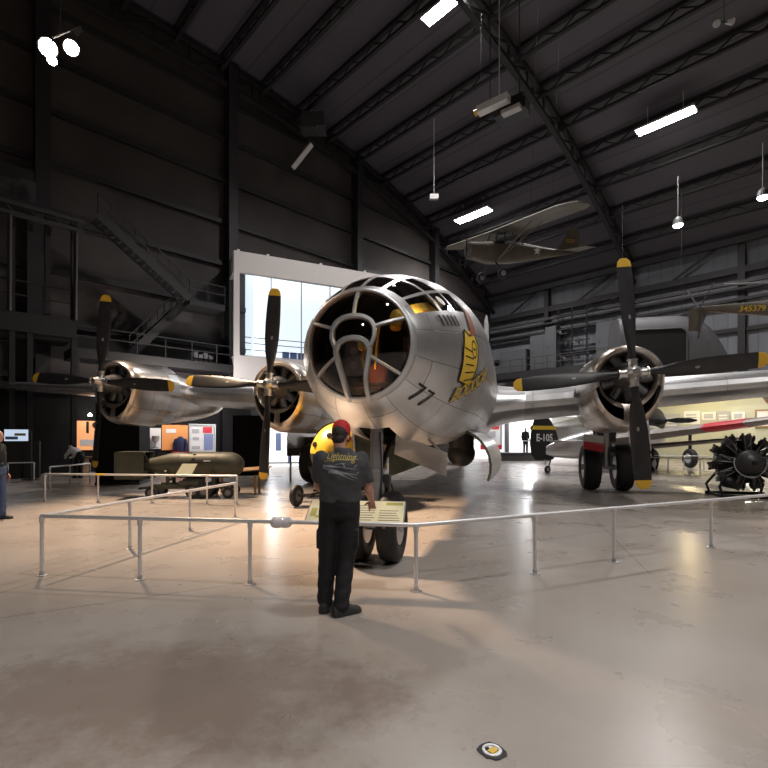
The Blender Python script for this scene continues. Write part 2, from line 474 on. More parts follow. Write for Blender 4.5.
# ------------------------------------------------------------------ the bomber (local: x to its left side = picture right, y aft, z up)
YAW = R(14.4)
AC = thing('bomber_airplane', 'large silver four-engined bomber with round glazed nose numbered 77 standing inside the barrier', 'airplane', (-.38,5.157,0), -YAW)
prof = [  # t, top, bottom
 (.38,3.36,2.06),(.46,3.42,1.99),(.62,3.52,1.89),(.85,3.645,1.79),(1.05,3.74,1.72),(1.35,3.865,1.64),(1.7,3.985,1.57),(2.0,4.075,1.53),
 (2.5,4.20,1.485),(3.0,4.285,1.465),(3.6,4.345,1.452),(4.3,4.37,1.45),(6,4.37,1.45),(9,4.37,1.45),(13,4.37,1.45),(16,4.36,1.5),(19,4.33,1.75),(22,4.28,2.15),(25,4.22,2.6),(28,4.12,3.1),(29.6,3.95,3.5)]
def pf(t):
    if t <= prof[0][0]: return prof[0][1:]
    for a,b in zip(prof,prof[1:]):
        if t <= b[0]:
            k = (t-a[0])/(b[0]-a[0]); return (a[1]+(b[1]-a[1])*k, a[2]+(b[2]-a[2])*k)
    return prof[-1][1:]
def FS(t, th, off=0.):
    """fuselage skin: t metres aft of the nose tip, th degrees from the top towards the picture's right"""
    tp, bt = pf(t); r = (tp-bt)/2+off
    return V((r*math.sin(R(th))+(.55*((t-16)/13)**1.5 if t > 16 else 0), t, (tp+bt)/2+r*math.cos(R(th))))
# glazing behind the ring
cols = [(-60,-43.5),(-40.5,-22),(-18.5,-2),(2,18.5),(22,40.5),(43.5,60)]
rowsW = [(.50,1.00,range(6)),(1.07,1.44,(0,1,4,5)),(1.51,1.9,(0,5))]
tl = sorted({.38,.44,.5,.6,.75,.87,1.0,1.07,1.25,1.44,1.51,1.7,1.9,2.1,2.35,2.6,3,3.6,4.3,5,6,7.5,9,11,13,16,19,22,25,28,29.6})
thl = sorted({a for c in cols for a in c} | {-170,-180,180,168,-168,-156,-140,-125,-110,-95,-82,0,95,82,110,125,140,156,-51,-31,-10,10,31,51,-71,71})
thl = [a for a in thl if a != -180 and a != -170]   # 180 closes the loop
def in_pane(t, th):
    for t0,t1,cs in rowsW:
        if t0 < t < t1 and any(cols[c][0] < th < cols[c][1] for c in cs): return True
    return False
def in_hole(t, th):
    return 1.0 < t < 2.6 and abs(th) > 168
mb = MB(); mb.m('alu')
grid = [[mb.v(FS(t,th)) for th in thl] for t in tl]
nth = len(thl)
for i in range(len(tl)-1):
    for j in range(nth):
        k = (j+1) % nth
        a, b = thl[j], thl[k] if k else thl[0]+360
        tm, am = (tl[i]+tl[i+1])/2, (a+b)/2
        if am > 180: am -= 360
        if in_pane(tm, am) or in_hole(tm, am): continue
        mb.f([grid[i][j],grid[i][k],grid[i+1][k],grid[i+1][j]], [(tl[i],R(a)*1.4),(tl[i],R(b)*1.4),(tl[i+1],R(b)*1.4),(tl[i+1],R(a)*1.4)])
mb.f(grid[-1])
# dark lining inside the cabin and the bay for the nose wheel
FUS = mb.build('fuselage', parent=AC, auto=35)
for p in FUS.data.polygons: pass
mb = MB(); mb.m('void')
ri = [[FS(t,th,-.07) for th in range(-165,166,15)] for t in (2.25,3.0)]
mb.lathe([(0,1.22),(.02,1.22)], (0,2.35,2.85), (0,1,0), 28)       # cabin bulkhead
mb.build('bulkhead', parent=AC)
mb = MB(); mb.m('olive_dark')
for x in (-.26,.26): mb.hexa([(x-.01,1.01,1.78),(x+.01,1.01,1.78),(x+.01,2.6,1.52),(x-.01,2.6,1.52),(x-.01,1.01,2.33),(x+.01,1.01,2.33),(x+.01,2.6,2.33),(x-.01,2.6,2.33)])
mb.box((0,1.02,2.06),(.52,.02,.56)); mb.box((0,2.58,1.94),(.52,.03,.78)); mb.box((0,1.8,2.33),(.54,1.6,.03))
mb.m('steel')
for k in range(5): mb.bar((-.24,1.2+.3*k,1.85),(.24,1.2+.3*k,1.9),.025)
mb.build('wheel_bay', parent=AC)

# nose cap: surface over the ring's unit disc
RR = .65; RZ = 2.71
def NC(u, v, off=0.):
    q = min(1., u*u+v*v)
    d = math.sqrt(1-.86*q)          # 1 at the tip
    t = .38-.30*(d-math.sqrt(.14))/(1-math.sqrt(.14))
    n = V((u*.65, -1.1*d, v*.65)).normalized()
    return V((u*RR, t, RZ-.05*(1-q)+v*RR)) + n*off
mb = MB()
rings = []
for k in range(1,11):
    q = k/10
    rings.append([NC(q*math.cos(a),q*math.sin(a),-.004) for a in [2*math.pi*i/48 for i in range(48)]])
mb.loft(rings, True, False)
mb.build('nose_glass', 'nose_glass', AC, smooth=True, auto=False)
def rib(mb, pts, wd=.055, th=.022, n=7):
    # smooth the outline, then a flat strip on the glass
    pts = [V((p[0],p[1],0)) for p in pts]
    dense = []
    for a,b in zip(pts,pts[1:]):
        for i in range(n): dense.append(a.lerp(b,i/n))
    dense.append(pts[-1])
    for _ in range(5):
        dense = [dense[0]]+[(dense[i-1]+dense[i]*2+dense[i+1])/4 for i in range(1,len(dense)-1)]+[dense[-1]]
    rings = []
    for i,p in enumerate(dense):
        d = (dense[min(i+1,len(dense)-1)]-dense[max(i-1,0)]).normalized(); s = V((-d.y,d.x,0))*(wd/RR/2)
        a, b = p-s, p+s
        rings.append([NC(a.x,a.y,-.02),NC(a.x*.5+p.x*.5,a.y*.5+p.y*.5,th),NC(b.x*.5+p.x*.5,b.y*.5+p.y*.5,th),NC(b.x,b.y,-.02)])
    mb.loft(rings)
mb = MB()
rib(mb, [(-.185,-1.0),(-.20,-.62),(-.275,-.27),(-.31,-.10),(-.255,.03),(-.14,.105),(0,.125),(.14,.105),(.255,.03),(.31,-.10),(.275,-.27),(.20,-.62),(.185,-1.0)], .075, .026)
rib(mb, [(-.325,-.03),(-.385,.12),(-.385,.28),(-.31,.41),(-.17,.485),(0,.505),(.17,.485),(.31,.41),(.385,.28),(.385,.12),(.325,-.03)], .062)
for a,b in (((0,.5),(0,.97)),((-.375,.30),(-.88,.44)),((.375,.30),(.88,.44)),((-.28,-.18),(-.80,-.57)),((.28,-.18),(.80,-.57))):
    rib(mb, [a,b], .045, .02)
mb.build('nose_frame', 'frame_alu', AC, auto=50)
mb = MB()
rg = []
for a in [2*math.pi*i/64 for i in range(64)]:
    c, s_ = math.cos(a), math.sin(a)
    rg.append([V((c*r*RR, t, RZ+s_*r*RR)) for r,t in ((.945,.33),(.955,.305),(.985,.315),(1.025,.37),(1.045,.41),(1.0,.43),(.955,.40))])
mb.loft(rg+[rg[0]], False, False)
mb.build('nose_ring', 'frame_alu', AC, smooth=True, auto=False)
mb = MB()
for t0,t1,cs in rowsW:
    for c in cs:
        a0,a1 = cols[c]; n = 5
        mb.loft([[FS(t0+(t1-t0)*i/3, a0+(a1-a0)*j/n, -.012) for j in range(n+1)] for i in range(4)], False, False, closed=False)
mb.build('cockpit_glass', 'nose_glass', AC, smooth=True, auto=False)
# cabin furniture seen through the glass
mb = MB(); mb.m('seat_brown')
mb.box((-.02,.95,2.22),(.36,.34,.09)); mb.box((-.02,1.14,2.42),(.34,.08,.36),rx=-.12)
mb.build('bombardier_seat', parent=AC, bevel=.03)
mb = MB(); mb.m('engine_dark')
mb.box((0,1.75,2.06),(1.2,1.2,.05)); mb.box((-.30,1.55,2.75),(.5,.2,.5)); mb.box((.52,1.55,2.8),(.45,.2,.42))
mb.m('engine_grey')
for x,z in ((-.42,2.85),(-.24,2.85),(-.42,2.65),(-.24,2.65),(.42,2.85),(.6,2.85)): mb.tube((x,1.44,z),(x,1.46,z),.06,n=14)
mb.build('instrument_panel', parent=AC)
for x in (-.42,.45):
    mb = MB(); mb.m('zinc_green'); mb.box((x,1.98,2.62),(.42,.08,.75)); mb.box((x,1.85,2.35),(.42,.4,.08)); mb.box((x,1.99,3.08),(.26,.07,.2))
    mb.build('pilot_seat', parent=AC, bevel=.03)
mb = MB(); mb.lathe([(0,.03),(.02,.07),(.08,.085),(.2,.085),(.26,.06),(.28,.03)],(.30,.95,3.0),(0,.3,1),18)
mb.build('oxygen_bottle', 'bomb_yellow', AC, smooth=True)
mb = MB(); mb.path([(.05,.9,2.5),(.05,.95,2.8),(.10,.9,3.05),(.2,.85,3.1)],.014); mb.path([(-.02,.75,2.35),(-.05,.62,2.6),(0,.6,2.72)],.02); mb.box((-.02,.6,2.75),(.1,.16,.1))
mb.build('gun_sight', 'bomb_yellow', AC)

mb = MB(); mb.loft([[FS(t_,a_,-.24) for a_ in (38,46,54,62,70)] for t_ in (.66,1.0,1.3,1.7)],False,False,closed=False); mb.build('glow_sheet','glow_sheet_yellow',AC,smooth=True)  # added yellow sheet, catches the cabin light for the glow behind the pane
# wings
def wing_ring(x, sgn, n=14):
    ax = abs(x); ch = 5.25-.139*ax; le = 8.35+.085*ax; zc = 2.40+.076*ax; tk = (.205-.0045*ax)
    pts = []
    def ht(c): return 5*tk*(.2969*math.sqrt(c)-.126*c-.3516*c*c+.2843*c**3-.1036*c**4)
    cs = [.5*(1-math.cos(math.pi*i/n)) for i in range(n+1)]
    for c in cs: pts.append(V((sgn*ax, le+ch*c, zc+ch*(ht(c)*1.12+.01))))
    for c in cs[::-1][1:-1]: pts.append(V((sgn*ax, le+ch*c, zc-ch*ht(c)*.88)))
    return pts
for sgn in (-1,1):
    mb = MB(); xs = [.6,1.5,2.5,4.4,7,9.5,12,15,18,20.4,21.2,21.5]
    rings = [wing_ring(x,sgn) for x in xs]
    c = sum(rings[-1],V())/len(rings[-1]); rings[-1] = [c+(p-c)*.45 for p in rings[-1]]
    mb.loft(rings, True, True, uvs=lambda i,j: (xs[i], j*.38))
    mb.build('wing', 'alu_wing', AC, auto=30)
    mb = MB()   # root fillet
    r2 = []
    for x,k in ((1.15,1.28),(1.45,1.16),(1.75,1.05),(2.2,1.0)):
        r = wing_ring(x,sgn); c = sum(r,V())/len(r); r2.append([c+V((p.x-c.x,(p.y-c.y)*(.95+.05*k),(p.z-c.z)*k)) for p in r])
    mb.loft(r2, True, True); mb.build('wing_fillet', 'alu_plain', AC, auto=35)
# tail
def fin(mb, secs, n=10):
    rings = []
    for (z,le,te,tk) in secs:
        ring = []
        for i in range(n+1): c=i/n; ring.append(V((tk*math.sqrt(max(0,c*(1-c)))*1.2*(1-.5*c),le+(te-le)*c,z)))
        for i in range(n-1,0,-1): c=i/n; ring.append(V((-tk*math.sqrt(max(0,c*(1-c)))*1.2*(1-.5*c),le+(te-le)*c,z)))
        rings.append(ring)
    mb.loft(rings)
mb = MB(); fin(mb, [(3.9,20.5,29.8,.35),(4.6,22.6,30.0,.42),(6,24.3,30.1,.42),(8,25.4,29.9,.36),(9.3,26.2,29.4,.28),(9.85,27.2,28.9,.12)])
o = mb.build('tail_fin', 'fin_alu', AC, auto=40); o.data.transform(Matrix.Translation(V((.46,0,0))))
for sgn in (-1,1):
    mb = MB(); M0 = mb.M; mb.M = Matrix.Translation(V((0,0,0))) @ Matrix(((0,0,sgn,0),(0,1,0,0),(1,0,0,3.75),(0,0,0,1)))
    fin(mb, [(.4,25.0,28.4,.30),(3,25.6,28.2,.24),(6.0,26.3,27.9,.16),(6.5,26.8,27.6,.06)])
    o = mb.build('tailplane', 'alu_plain', AC, auto=40); o.data.transform(Matrix.Translation(V((.44,0,0))))

# engine nacelles
ENG = [(-9.78,3.27,4.6,False),(-4.36,3.03,4,True),(4.36,3.03,-4.6,True),(9.6,3.27,8,False)]
PY = 6.33
def egg(cx, hz, y, k=1., blend=0., rc=.60, n=48):
    out = []
    for i in range(n):
        a = 2*math.pi*i/n; c, s_ = math.cos(a), math.sin(a)
        p = V((.83*k*s_, 0, (.75 if c > 0 else 1.27)*c*k - (.0 if c > 0 else 0)))
        q = V((rc*s_, 0, rc*c - .04))
        p = p.lerp(q, blend); out.append(V((cx+p.x, y, hz+p.z)))
    return out
blade_me = None
def blade_mesh():
    mb = MB(); secs = []
    for r, wd, th, tw in ((.20,.15,.15,0),(.42,.15,.145,4),(.62,.21,.10,26),(.85,.30,.072,30),(1.2,.36,.055,27),(1.6,.375,.042,23),(2.0,.36,.030,19),(2.33,.33,.020,16),(2.331,.33,.020,16),(2.45,.28,.014,15),(2.52,.14,.008,15)):
        ring = []; rot = Matrix.Rotation(R(tw),3,'Z')
        for i in range(14):
            a = 2*math.pi*i/14
            ring.append(rot @ V((wd/2*math.cos(a), th/2*math.sin(a), 0)) + V((0,0,r)))
        secs.append(ring)
    mb.m('blade_black'); vr = mb.loft(secs)
    mb.m('blade_yellow'); yi = mb.mi
    for f in mb.bm.faces:
        if all(v.co.z > 2.329 for v in f.verts): f.material_index = yi
    mb.m('dot_grey')
    rot = Matrix.Rotation(R(27),3,'Z'); c = V((0,0,1.22))
    ring = [rot @ V((.028*math.cos(a), -.034, .05*math.sin(a)))+c for a in [2*math.pi*i/14 for i in range(14)]]
    mb.f([mb.v(p) for p in ring])
    return mb
for (ex, hz, ang, inboard) in ENG:
    mb = MB()
    R_ = [egg(ex,hz,PY+2.0,1.0),egg(ex,hz,PY+1.3,1.0),egg(ex,hz,PY+.8,.985),egg(ex,hz,PY+.58,.945),egg(ex,hz,PY+.47,.88),egg(ex,hz,PY+.44,.88,.22),egg(ex,hz,PY+.46,.88,.78),egg(ex,hz,PY+.50,.88,1.),egg(ex,hz,PY+.62,.88,1.,.57),egg(ex,hz,PY+1.1,.88,1.,.56)]
    vr = mb.loft(R_, False, False, uvs=lambda i,j: ((0,.7,1.2,1.45,1.6,1.7,1.8,1.9,2,2.5)[i], j*.13))
    # the two chin air intakes
    dele = []
    for j in range(48):
        a = 360*(j+.5)/48
        if 105 < a < 172 or 188 < a < 255:
            k = (j+1) % 48; st = {vr[5][j],vr[5][k],vr[6][j],vr[6][k]}
            for f in vr[5][j].link_faces:
                if set(f.verts) == st: dele.append(f)
    bmesh.ops.delete(mb.bm, geom=dele, context='FACES_ONLY')
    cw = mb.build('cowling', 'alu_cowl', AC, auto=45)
    mb = MB(); mb.loft([egg(ex,hz,PY+.75,.84),egg(ex,hz,PY+1.9,.9)], False, True); mb.build('intake_duct', 'void', cw)
    # cowl flaps
    mb = MB()
    for j in range(14):
        a = 360/14*j
        if 150 < a < 210: continue
        r0, r1, r2 = egg(ex,hz,PY+2.0,1.01,n=140), egg(ex,hz,PY+2.42,1.05,n=140), egg(ex,hz,PY+2.41,1.02,n=140)
        i0, i1 = j*10+1, j*10+9
        mb.loft([[r0[i],r1[i],r2[i]] for i in range(i0,i1+1)], True, True)
    mb.build('cowl_flap', 'alu_plain', cw, auto=40)
    # nacelle behind the cowling
    mb = MB(); rr = []
    zw = 2.40+.076*abs(ex); ys = [2.0,2.4,3.2,4.2,5.2,6.2,7.2] if inboard else [2.0,2.4,3.2,4.2,5.0,5.6,6.0]
    for i,dy in enumerate(ys):
        k = i/(len(ys)-1)
        base_ = egg(ex,hz,PY+dy,.97 if i else .9)
        w_ = (1-k**1.8*.78); up = (1-k**1.6*.9); dn = (1-k**(2.4 if inboard else 1.5)*.72)
        rr.append([V((ex+(p.x-ex)*w_, p.y, (hz+(p.z-hz)*(up if p.z > hz else dn)) + (zw-hz)*k)) for p in base_])
    mb.loft(rr, True, True, uvs=lambda i,j: (ys[i], j*.13))
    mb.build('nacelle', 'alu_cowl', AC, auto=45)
    # radial engine in the opening
    mb = MB(); mb.m('engine_dark'); mb.lathe([(0,.58),(.02,.58)],(ex,PY+.98,hz-.04),(0,1,0),32)
    mb.m('engine_grey'); mb.lathe([(.08,.10),(.12,.17),(.35,.24),(.55,.30),(.9,.32)],(ex,PY,hz),(0,1,0),24)
    for i in range(9):
        a = 2*math.pi*i/9+.2; d = V((math.sin(a),0,math.cos(a)))
        c = V((ex,PY+.72,hz-.02)); mb.m('engine_grey'); mb.tube(c+d*.28,c+d*.55,.095,n=12)
        for q in range(5): mb.tube(c+d*(.32+.045*q),c+d*(.34+.045*q),.115,n=12)
        mb.m('engine_dark'); mb.tube(c+d*.3+V((.1*math.cos(a),-.12,-.1*math.sin(a))),c+d*.53+V((.08*math.cos(a),-.08,-.08*math.sin(a))),.014,n=6)
    mb.build('engine', parent=AC)
    # propeller
    mb = MB(); mb.M = Matrix.Translation(V((ex,PY,hz)))
    mb.lathe([(-.26,.03),(-.255,.075),(-.20,.10),(-.15,.115),(-.10,.15),(.10,.15),(.16,.10),(.25,.10)],(0,0,0),(0,1,0),24)
    for k in range(4):
        a = R(ang)+k*math.pi/2; d = V((math.sin(a),0,math.cos(a)))
        mb.tube(d*.08,d*.27,.105,.09,n=16); mb.tube(d*.27,d*.30,.115,n=16)
    pr = mb.build('propeller', 'hub_metal', AC, auto=40)
    for k in range(4):
        if blade_me is None:
            b = blade_mesh().build('blade', parent=pr, auto=40); blade_me = b.data
        else:
            b = bpy.data.objects.new('blade', blade_me); COL.objects.link(b); b.parent = pr
        b.location = (ex,PY,hz); b.rotation_euler = (0,R(ang)+k*math.pi/2,0)

# wheels
def wheel(mb, c, r, w_, axis=(1,0,0), rub='rubber', hub='steel'):
    mb.m(rub)
    rim = r*.52
    pr = [(-w_*.36,rim),(-w_*.42,rim+.02),(-w_*.5,(rim+r)/2),(-w_*.44,r*.92),(-w_*.30,r*.985),(-.1*w_,r),(.1*w_,r),(w_*.30,r*.985),(w_*.44,r*.92),(w_*.5,(rim+r)/2),(w_*.42,rim+.02),(w_*.36,rim)]
    mb.lathe(pr, c, axis, 40)
    mb.m(hub); mb.lathe([(-w_*.40,rim*.98),(-w_*.41,rim*.85),(-w_*.30,rim*.75),(-w_*.30,rim*.3),(-w_*.46,rim*.25),(w_*.46,rim*.25),(w_*.30,rim*.3),(w_*.30,rim*.75),(w_*.41,rim*.85),(w_*.40,rim*.98)], c, axis, 28)
# nose gear
GY = 1.12
mb = MB(); mb.m('steel')
mb.tube((0,GY+.05,2.3),(0,GY,1.12),.085,n=20); mb.tube((0,GY,1.16),(0,GY,.62),.105,n=20)
for z in (1.16,.98,.80,.66): mb.tube((0,GY,z),(0,GY,z+.05),.125,n=20)
mb.tube((0,GY,.64),(0,GY,.46),.075,n=16); mb.tube((-.3,GY,.45),(.3,GY,.45),.05,n=14)
mb.tube((.08,GY-.06,1.05),(.08,GY-.10,.55),.016,n=8); mb.bar((0,GY+.12,.9),(0,GY+.3,.72),.09,.04); mb.bar((0,GY+.3,.72),(0,GY+.08,.52),.09,.04)
mb.m('engine_dark'); mb.tube((.0,GY+.1,1.1),(0,GY+1.1,1.75),.04,n=10); mb.path([(.07,GY-.08,1.7),(.1,GY-.1,1.2),(.09,GY-.11,.8)],.012); mb.box((.15,GY+.02,1.06),(.07,.12,.16))
ng = mb.build('nose_gear_strut', parent=AC, auto=40)
for x in (-.22,.22):
    mb = MB(); wheel(mb,(x,GY,.458),.458,.27,(1,0,0)); mb.build('nose_wheel', parent=AC, auto=40)
# nose gear doors
def slab(mb, quad, off): mb.hexa([V(p) for p in quad]+[V(p)+V(off) for p in quad])
def acl(p): return MW[AC].inverted() @ p
qd = [acl(P(396,434,6.9)),acl(P(447,453,6.6)),acl(P(446,476,6.7)),acl(P(394,454,7.0))]
mb = MB(); mb.m('alu_plain'); mb.loft([[p for p in qd],[p+V((.0,.03,.0)) for p in qd]])
mb.m('zinc_green'); mb.loft([[p+V((0,.031,0)) for p in qd],[p+V((.0,.04,.0)) for p in qd]])
mb.m('steel'); mb.bar(qd[0]+V((.05,.05,-.03)), V((.25,1.9,1.75)), .03); mb.bar(qd[1]+V((-.05,.05,-.03)), V((.5,2.4,1.6)), .03)
mb.build('nose_gear_door', parent=AC)
mb = MB(); mb.m('alu_plain'); slab(mb, [(-.36,1.25,1.68),(-.36,2.9,1.47),(-.34,2.9,1.05),(-.34,1.4,1.0)], (-.02,0,0))
mb.m('zinc_green'); slab(mb, [(-.355,1.27,1.67),(-.355,2.88,1.47),(-.335,2.88,1.07),(-.335,1.42,1.02)], (.006,0,0))
mb.build('nose_gear_door', parent=AC)
mb = MB(); qd = [acl(P(389,444,7.3)),acl(P(424,452,7.9)),acl(P(424,464,7.9)),acl(P(389,477,7.3))]
mb.m('zinc_green'); mb.loft([[p for p in qd],[p+V((.0,.03,.0)) for p in qd]]); mb.bar(qd[0],V((.1,2.3,1.7)),.03)
mb.build('nose_gear_fairing', parent=AC)
# main gear
for sgn in (-1,1):
    gx = sgn*4.72; gy = 11.1
    mb = MB(); mb.m('steel'); mb.tube((gx,gy,2.3),(gx,gy,.75),.13,n=16); mb.tube((gx-.45,gy,.71),(gx+.45,gy,.71),.07,n=12)
    mb.m('engine_dark'); mb.tube((gx-.2,gy+.1,1.2),(gx-.2,gy+1.3,2.3),.05); mb.tube((gx+.2,gy+.1,1.2),(gx+.2,gy+1.3,2.3),.05); mb.box((gx,gy+.05,1.75),(.55,.3,.5))
    mb.build('main_gear_strut', parent=AC, auto=40)
    for dx in (-.46,.46):
        mb = MB(); wheel(mb,(gx+dx,gy,.71),.71,.52); mb.build('main_wheel', parent=AC, auto=40)
    mb = MB(); mb.m('alu_plain')
    for dx in (sgn*.92,): slab(mb, [(gx+dx,gy-1.0,2.2),(gx+dx,gy+1.5,2.2),(gx+dx*1.12,gy+1.4,1.25),(gx+dx*1.12,gy-.9,1.25)], (.02,0,0))
    mb.build('main_gear_door', parent=AC)
    if sgn > 0:
        mb = MB(); c = V((gx-.46,gy-.85,1.42))
        for mname, z0, z1 in (('white',1.52,1.74),('red_paint',1.30,1.52)):
            mb.m(mname); mb.hexa([(gx-.76,gy-.74,z0),(gx-.02-.18,gy-.74,z0-.12),(gx-.02-.18,gy-.70,z0-.12),(gx-.76,gy-.70,z0),(gx-.76,gy-.74,z1),(gx-.02-.18,gy-.74,z1-.06),(gx-.02-.18,gy-.70,z1-.06),(gx-.76,gy-.70,z1)])
        o = mb.build('wheel_cover', parent=AC); o['label'] = 'red and white cover above the main wheel'
# bomb bay door, curved, and the round black radar dome
mb = MB(); mb.m('alu_plain'); rg = []
for t in (4.9,5.0,8.2):
    arc_o = []; arc_i = []
    for i in range(9):
        a = R(82-i*13); k = (t-4.9)*.05
        arc_o.append(V((.62+k+.78*math.cos(a), t, 1.03+.80*math.sin(a)))); arc_i.append(V((.62+k+.73*math.cos(a), t, 1.03+.75*math.sin(a))))
    rg.append(arc_o+arc_i[::-1])
vr = mb.loft(rg, True, True)
mb.m('zinc_green'); zi = mb.mi
for i in range(3):
    pass
for f in mb.bm.faces:
    c = f.calc_center_median(); rad = math.hypot(c.x-.62-(c.y-4.9)*.05,c.z-1.03)
    if rad < .74 or c.y < 4.92: f.material_index = zi
o = mb.build('bomb_bay_door', parent=AC, auto=40)
mb = MB(); mb.ell((.68,6.0,1.27),(.32,.32,.31),24,14); mb.tube((.68,6.0,1.3),(.68,6.0,1.75),.29,n=24); mb.build('radar_dome', 'black', AC, smooth=True)
# markings painted on the skin
bpy.context.view_layer.update()
mb = MB(); f77 = text_bm('77', .36, 2, spacing=1.15)
for tt,(t0,th0) in (('77',(.77,132)),):
    def fn(x, y):
        t = t0+x; tp,bt = pf(t); return FS(t, th0-math.degrees(y/((tp-bt)/2)), .006)
    stick(mb, f77, fn)
o = mb.build('nose_number', 'marker_black', FUS)
mb = MB()
def art(t0, th0):
    def fn(x, y):
        t = t0+x*.85; tp,bt = pf(t); return FS(t, th0-math.degrees(y*.85/((tp-bt)/2)), fn.off)
    fn.off = .006; return fn
fn = art(1.72,95); mb.m('marker_yellow')
stick(mb, shape_bm([(-.42,-.34),(.10,-.40),(.30,-.05),(.36,.30),(.22,.52),(-.05,.42),(-.25,.50),(-.40,.15)]), fn)
mb.m('marker_black'); fn.off = .010
def line(p, q, w_=.03):
    d = V((q[0]-p[0],q[1]-p[1],0)).normalized()*w_/2; stick(mb, shape_bm([(p[0]-d.y,p[1]+d.x),(q[0]-d.y,q[1]+d.x),(q[0]+d.y,q[1]-d.x),(p[0]+d.y,p[1]-d.x)],.1,2), fn)
out = [(-.42,-.34),(.10,-.40),(.30,-.05),(.36,.30),(.22,.52),(-.05,.42),(-.25,.50),(-.40,.15)]
for p,q in zip(out,out[1:]+out[:1]): line(p,q,.035)
for k in range(5): a0 = .10+.13*k; line((-.34+.03*k,.30-a0),(.02+.05*k,.24-a0*.8),.022)
ringp = [(.12+.13*math.cos(a),.22+.14*math.sin(a)) for a in [i*math.pi/7 for i in range(15)]]
for p,q in zip(ringp,ringp[1:]): line(p,q,.028)
line((.05,.22),(.19,.22),.03); 
mb.m('marker_brown'); fn.off = .011
stick(mb, shape_bm([(.0,.42),(.34,.50),(.48,.92),(.28,1.02),(.13,.75)]), fn)
mb.m('white'); fn.off = .010
stick(mb, shape_bm([(.16,.70),(.28,.72),(.46,1.2),(.28,1.18)]), fn)
stick(mb, shape_bm([(-.60+.09*math.cos(a),.95+.09*math.sin(a)) for a in [i*math.pi/6 for i in range(12)]]), fn)
mb.m('marker_black'); fn.off = .012
fn2 = art(2.02,109)
def tl_(x, y): return fn2(x*.92, y*1.12+.34*x)
fn2.off = .012; stick(mb, text_bm('BOCKSCAR', .31, 2, bold=.006), lambda x,y: tl_(x+.022,y-.022))
mb.m('marker_yellow'); fn2.off = .017; stick(mb, text_bm('BOCKSCAR', .31, 2, bold=.004), tl_)
mb.build('nose_emblem', parent=FUS)
mb = MB(); fn = art(1.17,68); fn.off = .006
for k in range(5): stick(mb, shape_bm([(-.30+.13*k,-.09),(-.25+.13*k,-.09),(-.29+.13*k,.09),(-.34+.13*k,.09)]), fn)
mb.build('vent_slot', 'void', FUS)

# ------------------------------------------------------------------ barrier railings
def railing(name, label, pts, posts, h=.70, group=None, extra=None):
    """pts: rail line as (x,y); posts: positions"""
    c = V((pts[0][0],pts[0][1],0)); t = thing(name, label, 'railing', c, 0, group)
    mb = MB(); mb.path([(x,y,h) for x,y in pts], .024, 10)
    mb.build('top_rail', 'rail_grey', t, smooth=True, auto=60, world=True)
    for x,y in posts:
        mb = MB(); mb.lathe([(.02,.022),(h-.05,.022)],(x,y,0),(0,0,1),12); mb.lathe([(h-.07,.030),(h-.005,.030)],(x,y,0),(0,0,1),12)
        p = mb.build('post', 'rail_grey', t, auto=40, world=True)
        mb = MB(); mb.lathe([(0,.065),(.008,.065),(.012,.03),(.05,.028)],(x,y,0),(0,0,1),16); mb.build('base_plate', 'steel', p, auto=40, world=True)
    return t
def on(py, px, h=.70):
    d = F*(CAMH-h)/(py-HY); return ((px-384)/F*d, d)
A, B_, C_, D_, E_ = on(516,42), on(525,416), on(500,713), on(495,768), on(483,235)
X2 = (D_[0]+(D_[0]-C_[0])*1.2, D_[1]+(D_[1]-C_[1])*1.2)
def between(a, b, px):
    k = (px-384)/F; # point of line ab seen in column px
    n = (k*a[1]-a[0])/((b[0]-a[0])-k*(b[1]-a[1])); return (a[0]+(b[0]-a[0])*n, a[1]+(b[1]-a[1])*n)
railing('barrier_railing', 'long pale grey tube railing bent round the nose of the bomber', [E_,A,B_,C_,D_,X2],
        [A, between(A,B_,140), between(A,B_,250), B_, between(B_,C_,535), between(B_,C_,614), between(C_,D_,711), between(A,E_,130), between(A,E_,190), E_, X2])
a, b = on(474,45), on(476,237)
rl = railing('barrier_railing', 'straight pale grey railing in front of the olive bomb on its trolley', [a,b], [a, between(a,b,98), between(a,b,152), between(a,b,207), b])
mb = MB(); y0 = between(a,b,96); y1 = between(a,b,104); mb.tube((*y0,.70),(*y1,.70),.027,n=12); o = mb.build('tape', 'bomb_yellow', rl, world=True, smooth=True); o['label'] = 'yellow tape wrapped round the rail'
a, b = on(467,50), on(463.5,90); railing('barrier_railing', 'short low railing behind the straight one, beside the leaning man', [a,b], [a, between(a,b,70), b])
a, b = G(8,17.3), G(34,17.7); railing('barrier_railing', 'short railing in front of the lit screen on the dark wall', [a[:2],b[:2]], [a[:2],b[:2]])
a, b = G(648,22.5), G(712,20.6); railing('barrier_railing', 'low railing beside the engine stand, nearer of two in line', [a[:2],b[:2]], [between(a,b,px) for px in (655,668,700)])
a, b = G(640,25.2), G(712,23.6); railing('barrier_railing', 'farther railing seen just above another, beyond the engine stand', [a[:2],b[:2]], [between(a,b,px) for px in (650,684,704)])
a, b = G(262,17.2), G(313,17.6); railing('barrier_railing', 'railing far behind the left inner propeller near the white hall', [a[:2],b[:2]], [between(a,b,px) for px in (266,291,311)])

